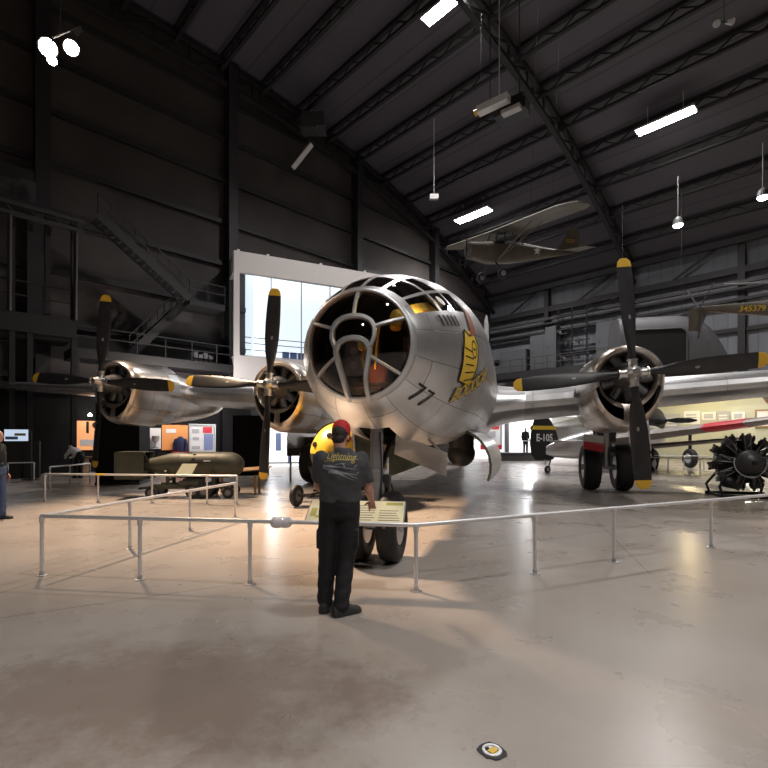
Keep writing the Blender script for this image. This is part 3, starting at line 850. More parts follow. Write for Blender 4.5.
# information panel leaning on the railing in front of the man
p0 = between(A,B_,304); p1 = between(A,B_,404)
pv = (V((*p1,0))-V((*p0,0))); pl = pv.length; pu = pv.normalized(); pn = V((-pu.y,pu.x,0))
t = thing('information_sign', 'slanted cream information panel on the railing beside the man in the red cap', 'sign', V((*p0,0))+pv*.5)
up = (pn*.30+V((0,0,.20))); upn = up.normalized(); nrm = pu.cross(upn)*1.0
o0 = V((*p0,.695))
mb = MB(); mb.m('placard_edge'); mb.hexa([o0,o0+pu*pl,o0+pu*pl+up,o0+up,o0+nrm*.014,o0+pu*pl+nrm*.014,o0+pu*pl+up+nrm*.014,o0+up+nrm*.014])
for k in (.2,.8): mb.bar(o0+pu*pl*k-V((0,0,.03)), o0+pu*pl*k+up*.75, .03)
fr = mb.build('panel_frame', parent=t, world=True)
def onp(u, v, off=.016): return o0+pu*pl*u+up*v+nrm*off
mb = MB(); mb.m('placard'); mb.hexa([onp(.012,.02,.0145),onp(.988,.02,.0145),onp(.988,.98,.0145),onp(.012,.98,.0145),onp(.012,.02,.018),onp(.988,.02,.018),onp(.988,.98,.018),onp(.012,.98,.018)])
mb.build('panel_face', parent=t, world=True)
mb = MB(); mb.m('print_olive')
def pq(u0,u1,v0,v1,off=.0195): mb.hexa([onp(u0,v0,.018),onp(u1,v0,.018),onp(u1,v1,.018),onp(u0,v1,.018),onp(u0,v0,off),onp(u1,v0,off),onp(u1,v1,off),onp(u0,v1,off)])
pq(.80,.97,.80,.92); pq(.04,.10,.25,.62); pq(.10,.2,.18,.30)
mb.m('print_dark')
for c0,c1 in ((.24,.42),(.46,.70),(.74,.96)):
    for k in range(7):
        if c0 > .7 and k > 4: continue
        pq(c0, c1-random.random()*.05, .12+k*.105, .14+k*.105)
mb.build('panel_print', parent=t, world=True)
# crumpled clear plastic bag draped on the rail
mb = MB(); c = V((*between(A,B_,281),.705)); rg = []
for i in range(9):
    x = -.115+.23*i/8; ring = []
    for j in range(12):
        a = 2*math.pi*j/12; rr = .062+.007*math.sin(2.1*i+1.7*j)+.006*random.random()
        if i in (0,8): rr *= .45
        ring.append(c+V((x+.008*math.sin(j*2+i), rr*math.cos(a)*.55, rr*math.sin(a)*.95-.012)))
    rg.append(ring)
mb.loft(rg); solo('plastic_bag', mb, 'plastic', 'small crumpled white plastic wrap sitting on the front rail', 'plastic bag', auto=30)

# ------------------------------------------------------------------ people
def chain(mb, pts, rs):
    for p,r in zip(pts,rs): mb.ell(p,r,16,10)
    for i in range(len(pts)-1):
        a,b = V(pts[i]),V(pts[i+1]); mb.lathe([(0,rs[i]),((b-a).length,rs[i+1])],a,b-a,16)
def oval(c, rx, ry, n=24, tilt=0.):
    return [V((c[0]+rx*math.cos(a), c[1]+ry*math.sin(a), c[2]+tilt*math.sin(a))) for a in [2*math.pi*i/n for i in range(n)]]
def hand(mb, wrist, d, thumb, s=1., curl=.5, point=False):
    """palm and five fingers from the wrist along d; thumb = side direction"""
    d = V(d).normalized(); th = (V(thumb)-d*V(thumb).dot(d)).normalized(); n = d.cross(th)
    w_ = V(wrist)
    for k in range(4):
        b0 = w_+d*.015*s+th*(.018-.012*k)*s; b1 = w_+d*.088*s+th*(.030-.019*k)*s
        chain(mb, [b0,b1], [.0135*s,.0115*s])
        L = (.072,.080,.074,.058)[k]*s; cu = (.12 if (point and k == 0) else curl)
        q = b1; dd = d.copy()
        for j,fr in enumerate((.45,.32,.23)):
            dd = (dd + n*cu*(.5+.35*j)).normalized(); q2 = q+dd*L*fr
            chain(mb, [q,q2], [(.0098-.0009*j)*s,(.0089-.0009*j)*s]); q = q2
    q = w_+d*.025*s+th*.022*s; dd = (d*.7+th*.75+n*.25).normalized()
    for L,r in ((.042,.0135),(.032,.0105),(.026,.009)):
        q2 = q+dd*L*s; chain(mb,[q,q2],[r*s,r*.92*s]); q = q2; dd = (dd+d*.35+n*.15).normalized()
def human(label, loc, rz, J, cl, hat=False, long_sleeve=False, hair=None, remesh=.011, hands=True, scale=1., beard=False):
    t = thing('person', label, 'person', loc, rz)
    S = lambda p: V(p)*scale
    pel, chest, neck, head = S(J['pelvis']), S(J['chest']), S(J['neck']), S(J['head'])
    sp = (chest-pel)
    # body: one continuous surface
    mb = MB(); hd = J.get('head_dir',(0,1,0)); hd = V(hd).normalized(); side = hd.cross(V((0,0,1))).normalized(); hup = side.cross(hd)
    rot = Matrix((side,hd,hup)).transposed()
    mb.ell(head+hup*.022,(.074,.093,.100),20,14,rot); mb.ell(head+hd*.030-hup*.055,(.054,.058,.060),16,10,rot)
    mb.ell(head+hd*.098-hup*.022,(.011,.018,.020),10,8,rot); mb.ell(head+hd*.078-hup*.060,(.026,.014,.010),10,8,rot)
    for q in (-1,1):
        mb.ell(head+side*.078*q-hup*.008-hd*.005,(.010,.019,.030),10,8,rot); mb.ell(head+side*.031*q+hd*.082+hup*.010,(.014,.010,.009),10,8,rot)
    chain(mb,[neck-V((0,0,.03)),head-hup*.05-hd*.015],[.062,.056])
    chain(mb,[pel,chest],[.12,.125]); chain(mb,[chest,neck-V((0,0,.03))],[.12,.062])
    for q in ('l','r'):
        sh,el,wr = S(J['sh_'+q]),S(J['el_'+q]),S(J['wr_'+q]); hp,kn,an = S(J['hip_'+q]),S(J['kn_'+q]),S(J['an_'+q])
        chain(mb,[chest+V((0,0,.08)),sh],[.08,.058]); chain(mb,[sh,sh.lerp(el,.5),el,el.lerp(wr,.3),wr],[.056,.050,.041,.043,.028])
        chain(mb,[pel,hp],[.11,.09]); chain(mb,[hp,kn,kn.lerp(an,.3),an],[.085,.058,.056,.042])
    body = mb.build('body', 'skin', t)
    bake(body, [('REMESH',dict(mode='VOXEL',voxel_size=remesh*.8,use_smooth_shade=True)),('SMOOTH',dict(factor=.5,iterations=4))])
    if hands:
        for q in ('l','r'):
            mb = MB(); el,wr = S(J['el_'+q]),S(J['wr_'+q]); d = V(J.get('hd_'+q) or (wr-el)); d.normalize()
            chain(mb,[wr-d*.03,wr+d*.02],[.027,.026]); hand(mb, wr, d, J.get('th_'+q,(0,1,0)), 1., J.get('curl_'+q,.5), J.get('point_'+q,False))
            ho = mb.build('hand', 'skin', body); bake(ho, [('REMESH',dict(mode='VOXEL',voxel_size=.0042,use_smooth_shade=True)),('SMOOTH',dict(factor=.5,iterations=3))])
    # shirt
    mb = MB(); ax = sp.normalized(); bx = V((1,0,0)); by = ax.cross(bx).normalized()*1.0
    if by.y < 0: by = -by
    def ring(c,rx,ry): return [c+bx*rx*math.cos(a)+by*ry*math.sin(a) for a in [2*math.pi*i/28 for i in range(28)]]
    L = sp.length; g = J.get('girth',1.)
    mb.loft([ring(pel+ax*z*L-by*yo,rx*g,ry*g) for z,rx,ry,yo in ((.12,.188,.138,0),(.25,.192,.140,0),(.5,.190,.136,.0),(.8,.205,.140,.006),(1.05,.218,.140,.010),(1.32,.226,.128,.012),(1.50,.215,.108,.010),(1.62,.165,.090,.004),(1.72,.112,.078,.0),(1.80,.080,.074,-.004),(1.86,.072,.072,-.008))])
    for q in ('l','r'):
        sh,el,wr = S(J['sh_'+q]),S(J['el_'+q]),S(J['wr_'+q])
        if long_sleeve: chain(mb,[sh,el,wr],[.078,.060,.042])
        else:
            a, b = sh, sh.lerp(el,.78); mb.ell(a,.070,16,10); mb.lathe([(0,.070),((b-a).length*.4,.074),((b-a).length,.074)],a,b-a,20)
    sh_ = mb.build('shirt', cl['shirt'], body); bake(sh_, [('REMESH',dict(mode='VOXEL',voxel_size=remesh,use_smooth_shade=True)),('SMOOTH',dict(factor=.6,iterations=5))])
    # soft folds
    for v in sh_.data.vertices:
        p = v.co; v.co += v.normal*(.0045*math.sin(p.z*46+math.sin(p.x*17)*2.2+p.y*8)*math.sin(p.x*9+1)+.003*math.sin(p.x*38+p.z*21))
    # trousers
    mb = MB(); mb.loft([ring(pel+V((0,0,z)),rx*g,ry*g) for z,rx,ry in ((-.10,.180,.135),(-.02,.186,.140),(.06,.184,.138),(.13,.180,.134))])
    mb.ell(pel,(.17*g,.148*g,.15),18,12)
    for q in ('l','r'):
        hp,kn,an = S(J['hip_'+q]),S(J['kn_'+q]),S(J['an_'+q]); u = V((0,.0,.02))
        chain(mb,[hp+V((0,0,.02)),hp.lerp(kn,.45),kn,kn.lerp(an,.35),an+V((0,0,.01))],[.102,.096,.082,.080,.074])
        sgn = -1 if q == 'l' else 1
        if cl.get('pocket'): mb.box(hp.lerp(kn,.55)+V((sgn*.085,-.01,0)),(.035,.13,.17))
    tr = mb.build('trousers', cl['trousers'], body); bake(tr, [('REMESH',dict(mode='VOXEL',voxel_size=remesh,use_smooth_shade=True)),('SMOOTH',dict(factor=.5,iterations=3))])
    for v in tr.data.vertices:
        p = v.co; low = max(0,1-p.z/.55); v.co += v.normal*(.0045*(.15+low)*math.sin(p.z*47+math.sin(p.x*31)*1.6+p.y*19))
        if p.z < .035: v.co.z = .035
    for q in ('l','r'):
        an = S(J['an_'+q]); d = V(J.get('toe_'+q,(0,1,0))).normalized(); sd = V((d.y,-d.x,0)); mb = MB(); rg = []
        for y,wd,ht in ((-.085,.034,.07),(-.075,.044,.10),(-.03,.050,.120),(.03,.050,.118),(.08,.053,.092),(.13,.054,.074),(.175,.047,.062),(.20,.030,.044)):
            rg.append([V((an.x,an.y,an.z-.09))+d*y+sd*wd*x_+V((0,0,ht*z_)) for x_,z_ in ((-.95,.03),(-1,.25),(-.92,.6),(-.6,.93),(0,1.0),(.6,.93),(.92,.6),(1,.25),(.95,.03),(0,0.02))])
        mb.loft(rg); so = mb.build('shoe', cl['shoe'], body, smooth=True, auto=60)
    if hair:
        mb = MB(); mb.ell(head+hup*.034-hd*.016,(.080,.094,.096),20,14,rot); mb.ell(head-hup*.030-hd*.052,(.062,.046,.055),16,10,rot)
        for q in (-1,1): mb.ell(head+side*q*.072-hup*.015+hd*.02,(.010,.018,.035),10,8,rot)
        if beard: mb.ell(head+hd*.045-hup*.085,(.050,.045,.038),14,10,rot)
        mb.build('hair', hair, body, smooth=True)
    if hat:
        mb = MB(); rg = []
        for z,k in ((-.012,1.0),(.02,1.01),(.06,.97),(.09,.84),(.112,.60),(.124,.28),(.127,.02)):
            rg.append([head+hup*(.045+z)+hd*.004+side*.087*k*math.cos(a)+hd*.104*k*math.sin(a) for a in [2*math.pi*i/28 for i in range(28)]])
        mb.loft(rg)
        cp = mb.build('cap', 'cap_red', body, smooth=True)
        mb = MB(); rg = []
        for y in (0,.03,.06,.085):
            wd = .075*math.sqrt(max(0,1-(y/.10)**2)); rg.append([head+hup*(.040-.012*y/.08+dz)+hd*(.088+y)+side*wd*x_-hup*.012*x_*x_ for x_,dz in ((-1,0),(-.5,0),(0,0),(.5,0),(1,0),(1,.005),(.5,.005),(0,.005),(-.5,.005),(-1,.005))])
        mb.loft(rg); mb.build('cap_brim', 'cap_red', cp, smooth=True)
        mb = MB(); mb.lathe([(0,.011),(.006,.009),(.008,.002)], head+hup*.171+hd*.004, hup, 10); mb.build('cap_button', 'cap_red', cp)
        # adjustment opening over the hair at the back
        mb = MB(); rg = [head+hup*(.045+.030*math.sin(a))-hd*(.1065-.018*abs(math.cos(a))*.6)+hd*.004+side*.034*math.cos(a) for a in [math.pi*i/10 for i in range(11)]]
        c = head+hup*.047-hd*.1045; rg = [q-hd*.001 for q in rg]
        mb.poly(rg, hd*.004); mb.build('cap_opening', hair, cp)
    return t, sh_, body
base_pose = dict(pelvis=(0,0,1.0),chest=(0,-.01,1.30),neck=(0,.0,1.50),head=(0,.03,1.65),sh_l=(-.185,-.01,1.44),sh_r=(.185,-.01,1.44),el_l=(-.25,-.02,1.14),el_r=(.25,-.02,1.14),
    wr_l=(-.24,.10,.90),wr_r=(.24,.10,.90),hip_l=(-.095,0,.93),hip_r=(.095,0,.93),kn_l=(-.10,.02,.50),kn_r=(.10,.02,.50),an_l=(-.10,-.01,.09),an_r=(.10,-.01,.09),th_l=(.3,1,0),th_r=(-.3,1,0))
pose = dict(base_pose); pose.update(pelvis=(.035,.0,1.0),chest=(.05,-.015,1.285),neck=(.04,.02,1.50),head=(.035,.065,1.628),head_dir=(.22,1,-.35),
    sh_l=(-.140,-.01,1.435),sh_r=(.235,.0,1.43),el_l=(-.185,.12,1.16),el_r=(.300,.06,1.14),wr_l=(-.06,.30,1.05),wr_r=(.325,.28,1.00),hd_r=(.02,.45,-.60),th_r=(-1,.2,0),point_r=True,curl_r=.75,
    hip_l=(-.06,0,.92),hip_r=(.125,0,.92),kn_l=(-.085,.02,.50),kn_r=(.095,.01,.50),an_l=(-.105,.03,.09),an_r=(.055,-.08,.09),toe_l=(.12,1,0),toe_r=(.85,.55,0),girth=1.03)
man, mshirt, mbody = human('man in red cap and dark grey printed t-shirt, pointing at the information panel', G(336,4.37), 0, pose, dict(shirt='shirt',trousers='trousers',shoe='shoe',pocket=True), hat=True, hair='hair', beard=True)
# print on the back of the t-shirt
bpy.context.view_layer.update()
bvh = BVHTree.FromPolygons([v.co.copy() for v in mshirt.data.vertices],[list(p.vertices) for p in mshirt.data.polygons])
def back(x, y, off=.003):
    h = bvh.ray_cast(V((x,-1,y)), V((0,1,0)))
    return (h[0]+V((0,-off,0))) if h[0] else V((x,-.13,y))
mb = MB(); mb.m('shirt_gold'); stick(mb, text_bm('Lightning', .088, 2, shear=.35, bold=.0005), lambda x,y: back(.055+x*.82, 1.452+y*1.15-x*.06))
mb.m('shirt_gold')
stick(mb, shape_bm([(-.15,-.012),(-.05,.0),(.16,.006),(.16,.010),(-.05,.006),(-.15,-.008)],.03), lambda x,y: back(.055+x,1.420+y))
mb.m('shirt_print')
def pr(pts, ox=.055, oz=1.325): stick(mb, shape_bm(pts,.03), lambda x,y: back(ox+x, oz+y))
def pl_(p, q, w0, w1, n=.0):      # a tapering stroke
    p, q = V((*p,0)), V((*q,0)); d = (q-p).normalized(); e = V((-d.y,d.x,0)); m_ = (p+q)/2
    pr([tuple((p+e*w0/2).xy),tuple((m_+e*(w0+w1)*.36).xy),tuple((q+e*w1/2).xy),tuple((q-e*w1/2).xy),tuple((m_-e*(w0+w1)*.36).xy),tuple((p-e*w0/2).xy)])
pl_((-.165,.028),(.150,-.040),.010,.006); pl_((-.16,.044),(.0,.036),.016,.010); pl_((0,.036),(.135,.012),.010,.004)   # two booms
pl_((-.10,-.006),(.06,-.028),.020,.010); pl_((.06,-.028),(.155,-.075),.010,.004)
pl_((-.045,.058),(.045,.068),.006,.004); pl_((.02,.070),(.055,.015),.012,.006); pl_((-.02,-.02),(.12,-.085),.012,.004)   # wings
pl_((.125,.03),(.150,.055),.008,.004); pl_((.145,-.03),(.165,-.01),.008,.004); pl_((-.16,.060),(-.15,.025),.004,.003); pl_((-.11,.016),(-.10,-.028),.004,.003)
mb.build('shirt_graphic', parent=mshirt)

p2 = dict(base_pose); p2.update(el_r=(.24,.02,1.14),girth=1.12,an_l=(-.10,.04,.09),kn_l=(-.1,.05,.5),an_r=(.1,-.14,.09),wr_l=(-.24,.06,.90),wr_r=(.24,.06,.90))
human('man in black sweater and jeans walking in at the left edge', G(-4,9.3), R(-80), p2, dict(shirt='black_knit',trousers='jeans',shoe='shoe'), hair='hair_white', long_sleeve=True, remesh=.014)
p3 = dict(base_pose); p3.update(pelvis=(0,-.12,.88),chest=(0,.14,1.06),neck=(0,.33,1.15),head=(0,.43,1.20),head_dir=(0,1,-.3),sh_l=(-.18,.24,1.08),sh_r=(.18,.24,1.08),el_l=(-.2,.42,.92),el_r=(.2,.42,.92),wr_l=(-.1,.60,.80),wr_r=(.1,.60,.80),hip_l=(-.09,-.12,.84),hip_r=(.09,-.12,.84),kn_l=(-.1,.0,.46),kn_r=(.1,.0,.46))
human('white-haired person in pale shirt bending over by the orange exhibit panel', G(78,19.0), R(70), p3, dict(shirt='pale_shirt',trousers='black_knit',shoe='shoe'), hair='hair_white', remesh=.018, hands=False, long_sleeve=True)
p4 = dict(base_pose)

# ------------------------------------------------------------------ olive bomb on its trolley
bl = G(184,12.9); bl.z = 0
t = thing('display_bomb', 'long olive green bomb with boxed tail fins lying on a low trolley', 'bomb', (bl.x,bl.y,0), R(4))
mb = MB(); mb.lathe([(1.62,.01),(1.60,.13),(1.54,.22),(1.44,.30),(1.30,.345),(1.1,.355),(.0,.355),(-.25,.345),(-.55,.27),(-.85,.19),(-1.0,.17),(-1.55,.16)],(0,0,.88),(1,0,0),36)
bd = mb.build('bomb_body', 'olive', t, smooth=True, auto=50)
mb = MB()
for x in (.9,-.1): mb.lathe([(x,.356),(x,.361),(x+.05,.361),(x+.05,.356)],(0,0,.88),(1,0,0),36,False)
for a in (30,55): mb.box((.35,-.355*math.cos(R(a)),.88+.355*math.sin(R(a))),(.08,.03,.05))
mb.m('olive_dark'); mb.build('band', 'olive_dark', bd)
mb = MB(); mb.box((.55,-.335,1.0),(.55,.03,.045),rx=-.4); mb.build('slot', 'black', bd)
mb = MB(); mb.box((.72,-.34,1.0),(.18,.03,.035),rx=-.4); mb.build('stencil', 'print_grey', bd)
for sx,sy,sz,dx,dy,dz in ((-1.30,0,.88+.36,.75,.74,.02),(-1.30,0,.88-.36,.75,.74,.02),(-1.30,.36,.88,.75,.02,.74),(-1.30,-.36,.88,.75,.02,.74)):
    mb = MB(); mb.box((sx,sy,sz),(dx,dy,dz)); mb.build('tail_plate', 'olive', t)
for a in (45,135):
    mb = MB(); mb.box((-1.25,0,.88),(.7,.02,.98),rx=R(a)); mb.build('tail_fin', 'olive', t)
t = thing('bomb_trolley', 'low olive trolley with small wheels under the long olive bomb', 'trolley', (bl.x,bl.y,0), R(4))
mb = MB(); mb.m('olive_dark')
for y in (-.28,.28): mb.bar((-.7,y,.32),(1.2,y,.32),.09,.12)
for x in (-.6,.25,1.1): mb.bar((x,-.34,.30),(x,.34,.30),.09,.1)
for x in (-.35,.85):
    rr = [V((x,.40*math.cos(a),.88+.40*math.sin(a))) for a in [R(200+i*14) for i in range(11)]]; mb.path(rr,.035,8)
    for y in (-.22,.22): mb.tube((x,y,.32),(x,y,.62),.05)
mb.tube((-.7,0,.3),(-1.15,-.12,.25),.035); mb.box((.3,-.1,.45),(.5,.3,.14)); mb.tube((.0,-.34,.42),(.5,-.34,.42),.06)
tb = mb.build('trolley_frame', parent=t)
for x,y,r in ((-.72,-.36,.16),(-.72,.36,.16),(.35,-.34,.20),(.65,-.34,.20),(.35,.34,.2),(.65,.34,.2),(1.28,-.36,.15),(1.28,.36,.15)):
    mb = MB(); wheel(mb,(x,y,r),r,.11,(0,1,0),'rubber','engine_grey'); mb.build('wheel', parent=t, auto=40)
# small label on the railing in front of it
c = P(185,468,11.75)
mb = MB(); mb.m('placard'); mb.hexa([c+V(q) for q in ((-.24,0,-.17),(.16,0,-.17),(.26,.12,.10),(-.12,.12,.10),(-.24,.012,-.172),(.16,.012,-.172),(.26,.132,.098),(-.12,.132,.098))])
solo('information_sign', mb, None, 'small cream label clipped to the railing before the olive bomb', 'sign')

# ------------------------------------------------------------------ round yellow and black bomb
fb = G(344,11.5); t = thing('display_bomb', 'fat rounded yellow bomb with black lower casing behind the man in the cap', 'bomb', (fb.x,fb.y,0), R(-20))
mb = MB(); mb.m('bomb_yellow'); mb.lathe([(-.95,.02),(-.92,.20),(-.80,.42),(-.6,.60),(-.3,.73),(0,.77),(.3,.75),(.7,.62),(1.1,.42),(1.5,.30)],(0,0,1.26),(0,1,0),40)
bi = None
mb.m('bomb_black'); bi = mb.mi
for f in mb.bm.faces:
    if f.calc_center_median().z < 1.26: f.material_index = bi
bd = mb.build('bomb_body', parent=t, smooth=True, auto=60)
mb = MB(); mb.lathe([(-.32,.735),(-.32,.757),(-.22,.767),(-.22,.75)],(0,0,1.26),(0,1,0),40,False); mb.build('seam_band','bomb_black',bd,smooth=True,auto=40)
mb = MB()
for a in (30,90,150):
    mb.lathe([(-.02,.07),(.03,.06),(.035,.0)],(.42*math.cos(R(a)),-.80,1.26+.42*math.sin(R(a))),(.3*math.cos(R(a)),-1,.3*math.sin(R(a))),14)
mb.build('fuze_plate','bomb_black',bd)
for x in (-.5,.5):
    mb = MB(); mb.box((x,1.35,1.26),(.03,.7,1.0)); mb.build('tail_plate','bomb_yellow',t)
for z in (.76,1.76):
    mb = MB(); mb.box((0,1.35,z),(1.0,.7,.03)); mb.build('tail_plate','bomb_yellow',t)
t = thing('bomb_trolley', 'dark trolley with small black wheels under the fat yellow bomb', 'trolley', (fb.x,fb.y,0), R(-20))
mb = MB(); mb.m('steel_mid')
for y in (-.5,.5):
    mb.path([V((.74*math.cos(a),y,1.26+.74*math.sin(a)*1.06)) for a in [R(205+i*13) for i in range(11)]],.045,8); mb.bar((-.55,y,.34),(.55,y,.34),.1,.12)
    mb.tube((-.25,y,.34),(-.25,y,.55),.05); mb.tube((.25,y,.34),(.25,y,.55),.05)
for x in (-.45,.45): mb.bar((x,-.95,.30),(x,.9,.30),.09,.1)
mb.bar((-.85,-.75,.28),(.85,-.75,.28),.07,.07); mb.bar((-.85,.75,.28),(.85,.75,.28),.07,.07)
mb.build('trolley_frame', parent=t)
for x,y in ((-.88,-.75),(.88,-.75),(-.88,.75),(.88,.75)):
    mb = MB(); wheel(mb,(x,y,.26),.26,.13,(1,0,0),'rubber','engine_grey'); mb.build('wheel', parent=t, auto=40)

# ------------------------------------------------------------------ radial engine on a stand (right)
ec = G(744,12.9); t = thing('radial_engine', 'dark radial aircraft engine with silver ring on a low black stand', 'engine', (ec.x,ec.y,0), R(-16))
mb = MB(); mb.m('engine_dark'); mb.lathe([(-.62,.02),(-.61,.12),(-.52,.24),(-.40,.30),(-.38,.33),(-.25,.34),(.45,.40),(.7,.42)],(0,0,.96),(0,1,0),32)
mb.m('black'); mb.lathe([(-.70,.05),(-.60,.06)],(0,0,.96),(0,1,0),14)
mb.m('engine_dark'); mb.lathe([(.10,.30),(.12,.60),(.50,.58),(.52,.3)],(0,0,.96),(0,1,0),36)
mb.build('crankcase', parent=t, smooth=True, auto=40)
mb = MB(); mb.path([V((.375*math.cos(a),-.38,.96+.375*math.sin(a))) for a in [R(-200+8*i) for i in range(28)]],.018,8); mb.path([V((.36*math.cos(a),-.42,.93+.36*math.sin(a))) for a in [R(-125+8*i) for i in range(10)]],.02,8)
mb.build('ring', 'frame_alu', t, smooth=True, auto=60)
for row in (0,1):
    for i in range(9):
        a = 2*math.pi*(i+.5*row)/9; d = V((math.sin(a),0,math.cos(a))); c = V((0,-.10+.38*row,.96)); e = V((d.z,0,-d.x)); mb = MB(); mb.m('engine_dark')
        mb.tube(c+d*.32,c+d*.62,.085,n=12)
        for q in range(7): mb.tube(c+d*(.36+.036*q),c+d*(.376+.036*q),.112,n=14)
        mb.box(c+d*.67,(.20,.24,.12),ry=a); mb.m('engine_grey')
        for sg in (-1,1): mb.tube(c+d*.70+e*.07*sg+V((0,-.03,0)),c+d*.79+e*.085*sg+V((0,-.03,0)),.035,n=8); mb.tube(c+d*.30+e*.05*sg+V((0,-.17,0)),c+d*.70+e*.085*sg+V((0,-.12,0)),.012,n=6)
        mb.m('steel'); mb.path([c+d*.42+V((0,-.15,0)),c+d*.52+e*.04+V((0,-.18,0)),c+d*.60+e*.06+V((0,-.12,0))],.010,6)
        mb.build('cylinder', parent=t, auto=40)
mb = MB(); mb.m('black')
mb.path([(-.62,-.35,.03),(-.70,-.35,.30),(-.60,-.3,.52),(-.36,-.1,.62)],.035,8); mb.path([(.62,-.35,.03),(.70,-.35,.30),(.60,-.3,.52),(.36,-.1,.62)],.035,8)
mb.path([(-.62,.6,.03),(-.70,.6,.30),(-.4,.5,.75)],.035,8); mb.path([(.62,.6,.03),(.70,.6,.30),(.4,.5,.75)],.035,8)
for x in (-.62,.62): mb.bar((x,-.6,.04),(x,.8,.04),.09,.08)
for y in (-.45,.6): mb.bar((-.72,y,.05),(.72,y,.05),.09,.08)
mb.tube((-.36,-.3,.34),(-.36,.3,.34),.10); mb.ell((-.45,-.2,.42),(.16,.18,.16))
mb.build('stand', parent=t, auto=40)

# ------------------------------------------------------------------ exhibits along the left end
def ebox(mb, px0, px1, py0, py1, q, dep, ground=False):
    s0,h0 = EW(px0,py0,q); s1,h1 = EW(px1,py1,q); s1b = s_at(px1,q)
    dm = d_at((s0+s1)/2,q); h0 = CAMH+(HY-py0)/F*dm; h1 = CAMH+(HY-py1)/F*dm
    hbox(mb, s0, s1, q-dep, q, 0 if ground else h1, h0); return s0,s1,h0,h1
mb = MB(); hbox(mb, 21, 44, .9, 2.0, 0, 3.6); hbox(mb,21,44,.85,2.05,3.6,3.66); solo('exhibit_wall', mb, 'exhibit_black', 'long black exhibition wall under the stairs at the left end', 'exhibit wall')
t = thing('exhibit_poster', 'glowing orange panel headed 19 on the black wall', 'exhibit panel', HV(s_at(88,2.05),2.05,0))
mb = MB(); s0,s1,h0,h1 = ebox(mb,74,101,421,450,2.06,.05); mb.build('panel_board','orange_glow',t,world=True)
mb = MB(); sm = (s0+s1)/2
def wallmap(s, h, q): return lambda x,y: HV(s-x,q,h+y)
stick(mb, text_bm('19', .75, 1, bold=.02), wallmap(s_at(92,2.06), CAMH+(HY-428)/F*d_at(sm,2.06), 2.07)); mb.build('panel_print','black',t,world=True)
mb = MB(); a0,a1 = s_at(80,2.06),s_at(99,2.06); hbox(mb,a0,a1,2.06,2.075,1.25,1.55); mb.build('picture_strip','exhibit_white',t,world=True)
mb = MB(); c = HV(sm,2.5,h0+.35); mb.tube(c,c+V((0,0,-.12)),.05,.09); solo('spot_lamp', mb, 'can_glow', 'small downlight glowing over the orange panel headed 19', 'lamp')
# trophy case, orange panel with jacket, white picture case
t = thing('trophy_case', 'narrow bright case holding a silver trophy cup', 'display case', HV(s_at(156,2.05),2.05,0))
mb = MB(); ebox(mb,150,161,428,449,2.06,.04); mb.build('case_back','exhibit_white',t,world=True)
mb = MB(); s0 = s_at(150,2.3); ebox(mb,149.5,161.5,449,451,2.5,.5); mb.build('case_shelf','exhibit_black',t,world=True)
s_,h_ = EW(155.5,448,2.3); c = HV(s_,2.3,h_)
mb = MB(); mb.lathe([(0,.14),(.04,.15),(.06,.05),(.25,.04),(.30,.09),(.45,.16),(.62,.17),(.63,.15)],c,(0,0,1),20)
for sg in (-1,1): mb.path([c+VX*.16*sg+V((0,0,.55)),c+VX*.27*sg+V((0,0,.5)),c+VX*.14*sg+V((0,0,.36))],.015,6)
solo('trophy_cup', mb, 'steel', 'silver two-handled trophy cup in the narrow case', 'trophy', auto=40)
t = thing('exhibit_poster', 'slanted orange panel behind the dark jacket', 'exhibit panel', HV(s_at(172,2.05),2.05,0))
mb = MB(); ebox(mb,162,188,425,450,2.06,.05); mb.build('panel_board','orange',t,world=True)
mb = MB(); ebox(mb,166,176,429,433,2.075,.02); mb.build('panel_print','exhibit_white',t,world=True)
s_,h_ = EW(180.5,449,2.4); c = HV(s_,2.4,0)
t = thing('jacket_mannequin', 'dark blue jacket on a torso stand before the orange panel', 'mannequin', c)
mb = MB(); mb.lathe([(0,.45),(.9,.45)],(0,0,0),(0,0,1),16); mb.build('plinth','red',t)
mb = MB(); z0 = 1.0; mb.loft([oval((0,0,z),rx,ry) for z,rx,ry in ((.9,.23,.16),(1.2,.24,.17),(1.45,.27,.16),(1.58,.24,.13),(1.66,.10,.09),(1.70,.08,.08))])
for sg in (-1,1): chain(mb,[(sg*.25,0,1.5),(sg*.34,0,1.2),(sg*.30,-.05,.95)],[.09,.08,.07])
mb.build('jacket','navy',t,smooth=True)
t = thing('picture_case', 'white case of small pictures and a blue uniform', 'display case', HV(s_at(202,2.05),2.05,0))
mb = MB(); ebox(mb,190,215,425,451,2.06,.05); mb.build('case_back','exhibit_white',t,world=True)
for m_,(a,b,c_,d_) in (('print_grey',(192,199,429,433)),('print_grey',(193,199,437,440)),('print_grey',(192,200,446,449)),('red_paint',(203,212,427,433)),('print_blue',(204,213,434,450))):
    mb = MB(); ebox(mb,a,b,c_,d_,2.08,.02); mb.build('picture',m_,t,world=True)
mb = MB(); 
for (a,b,c_,d_) in ((189,190.2,424.5,451.5),(214.6,215.8,424.5,451.5),(189,215.8,424,425.2),(189,215.8,450.6,452)): ebox(mb,a,b,c_,d_,2.12,.08)
mb.build('case_frame','frame_alu',t,world=True)
# dark free-standing pillar
pc = G(117.5,16.2); t = thing('display_pillar', 'tall black free-standing display pillar under the outer left engine', 'pillar', (pc.x,pc.y,0), R(12))
mb = MB(); mb.box((0,.6,1.40),(1.38,1.2,2.8)); mb.build('pillar_body','exhibit_black',t,bevel=.01)
mb = MB(); mb.box((0,.6,.05),(1.42,1.24,.1)); mb.build('pillar_foot','black',t)
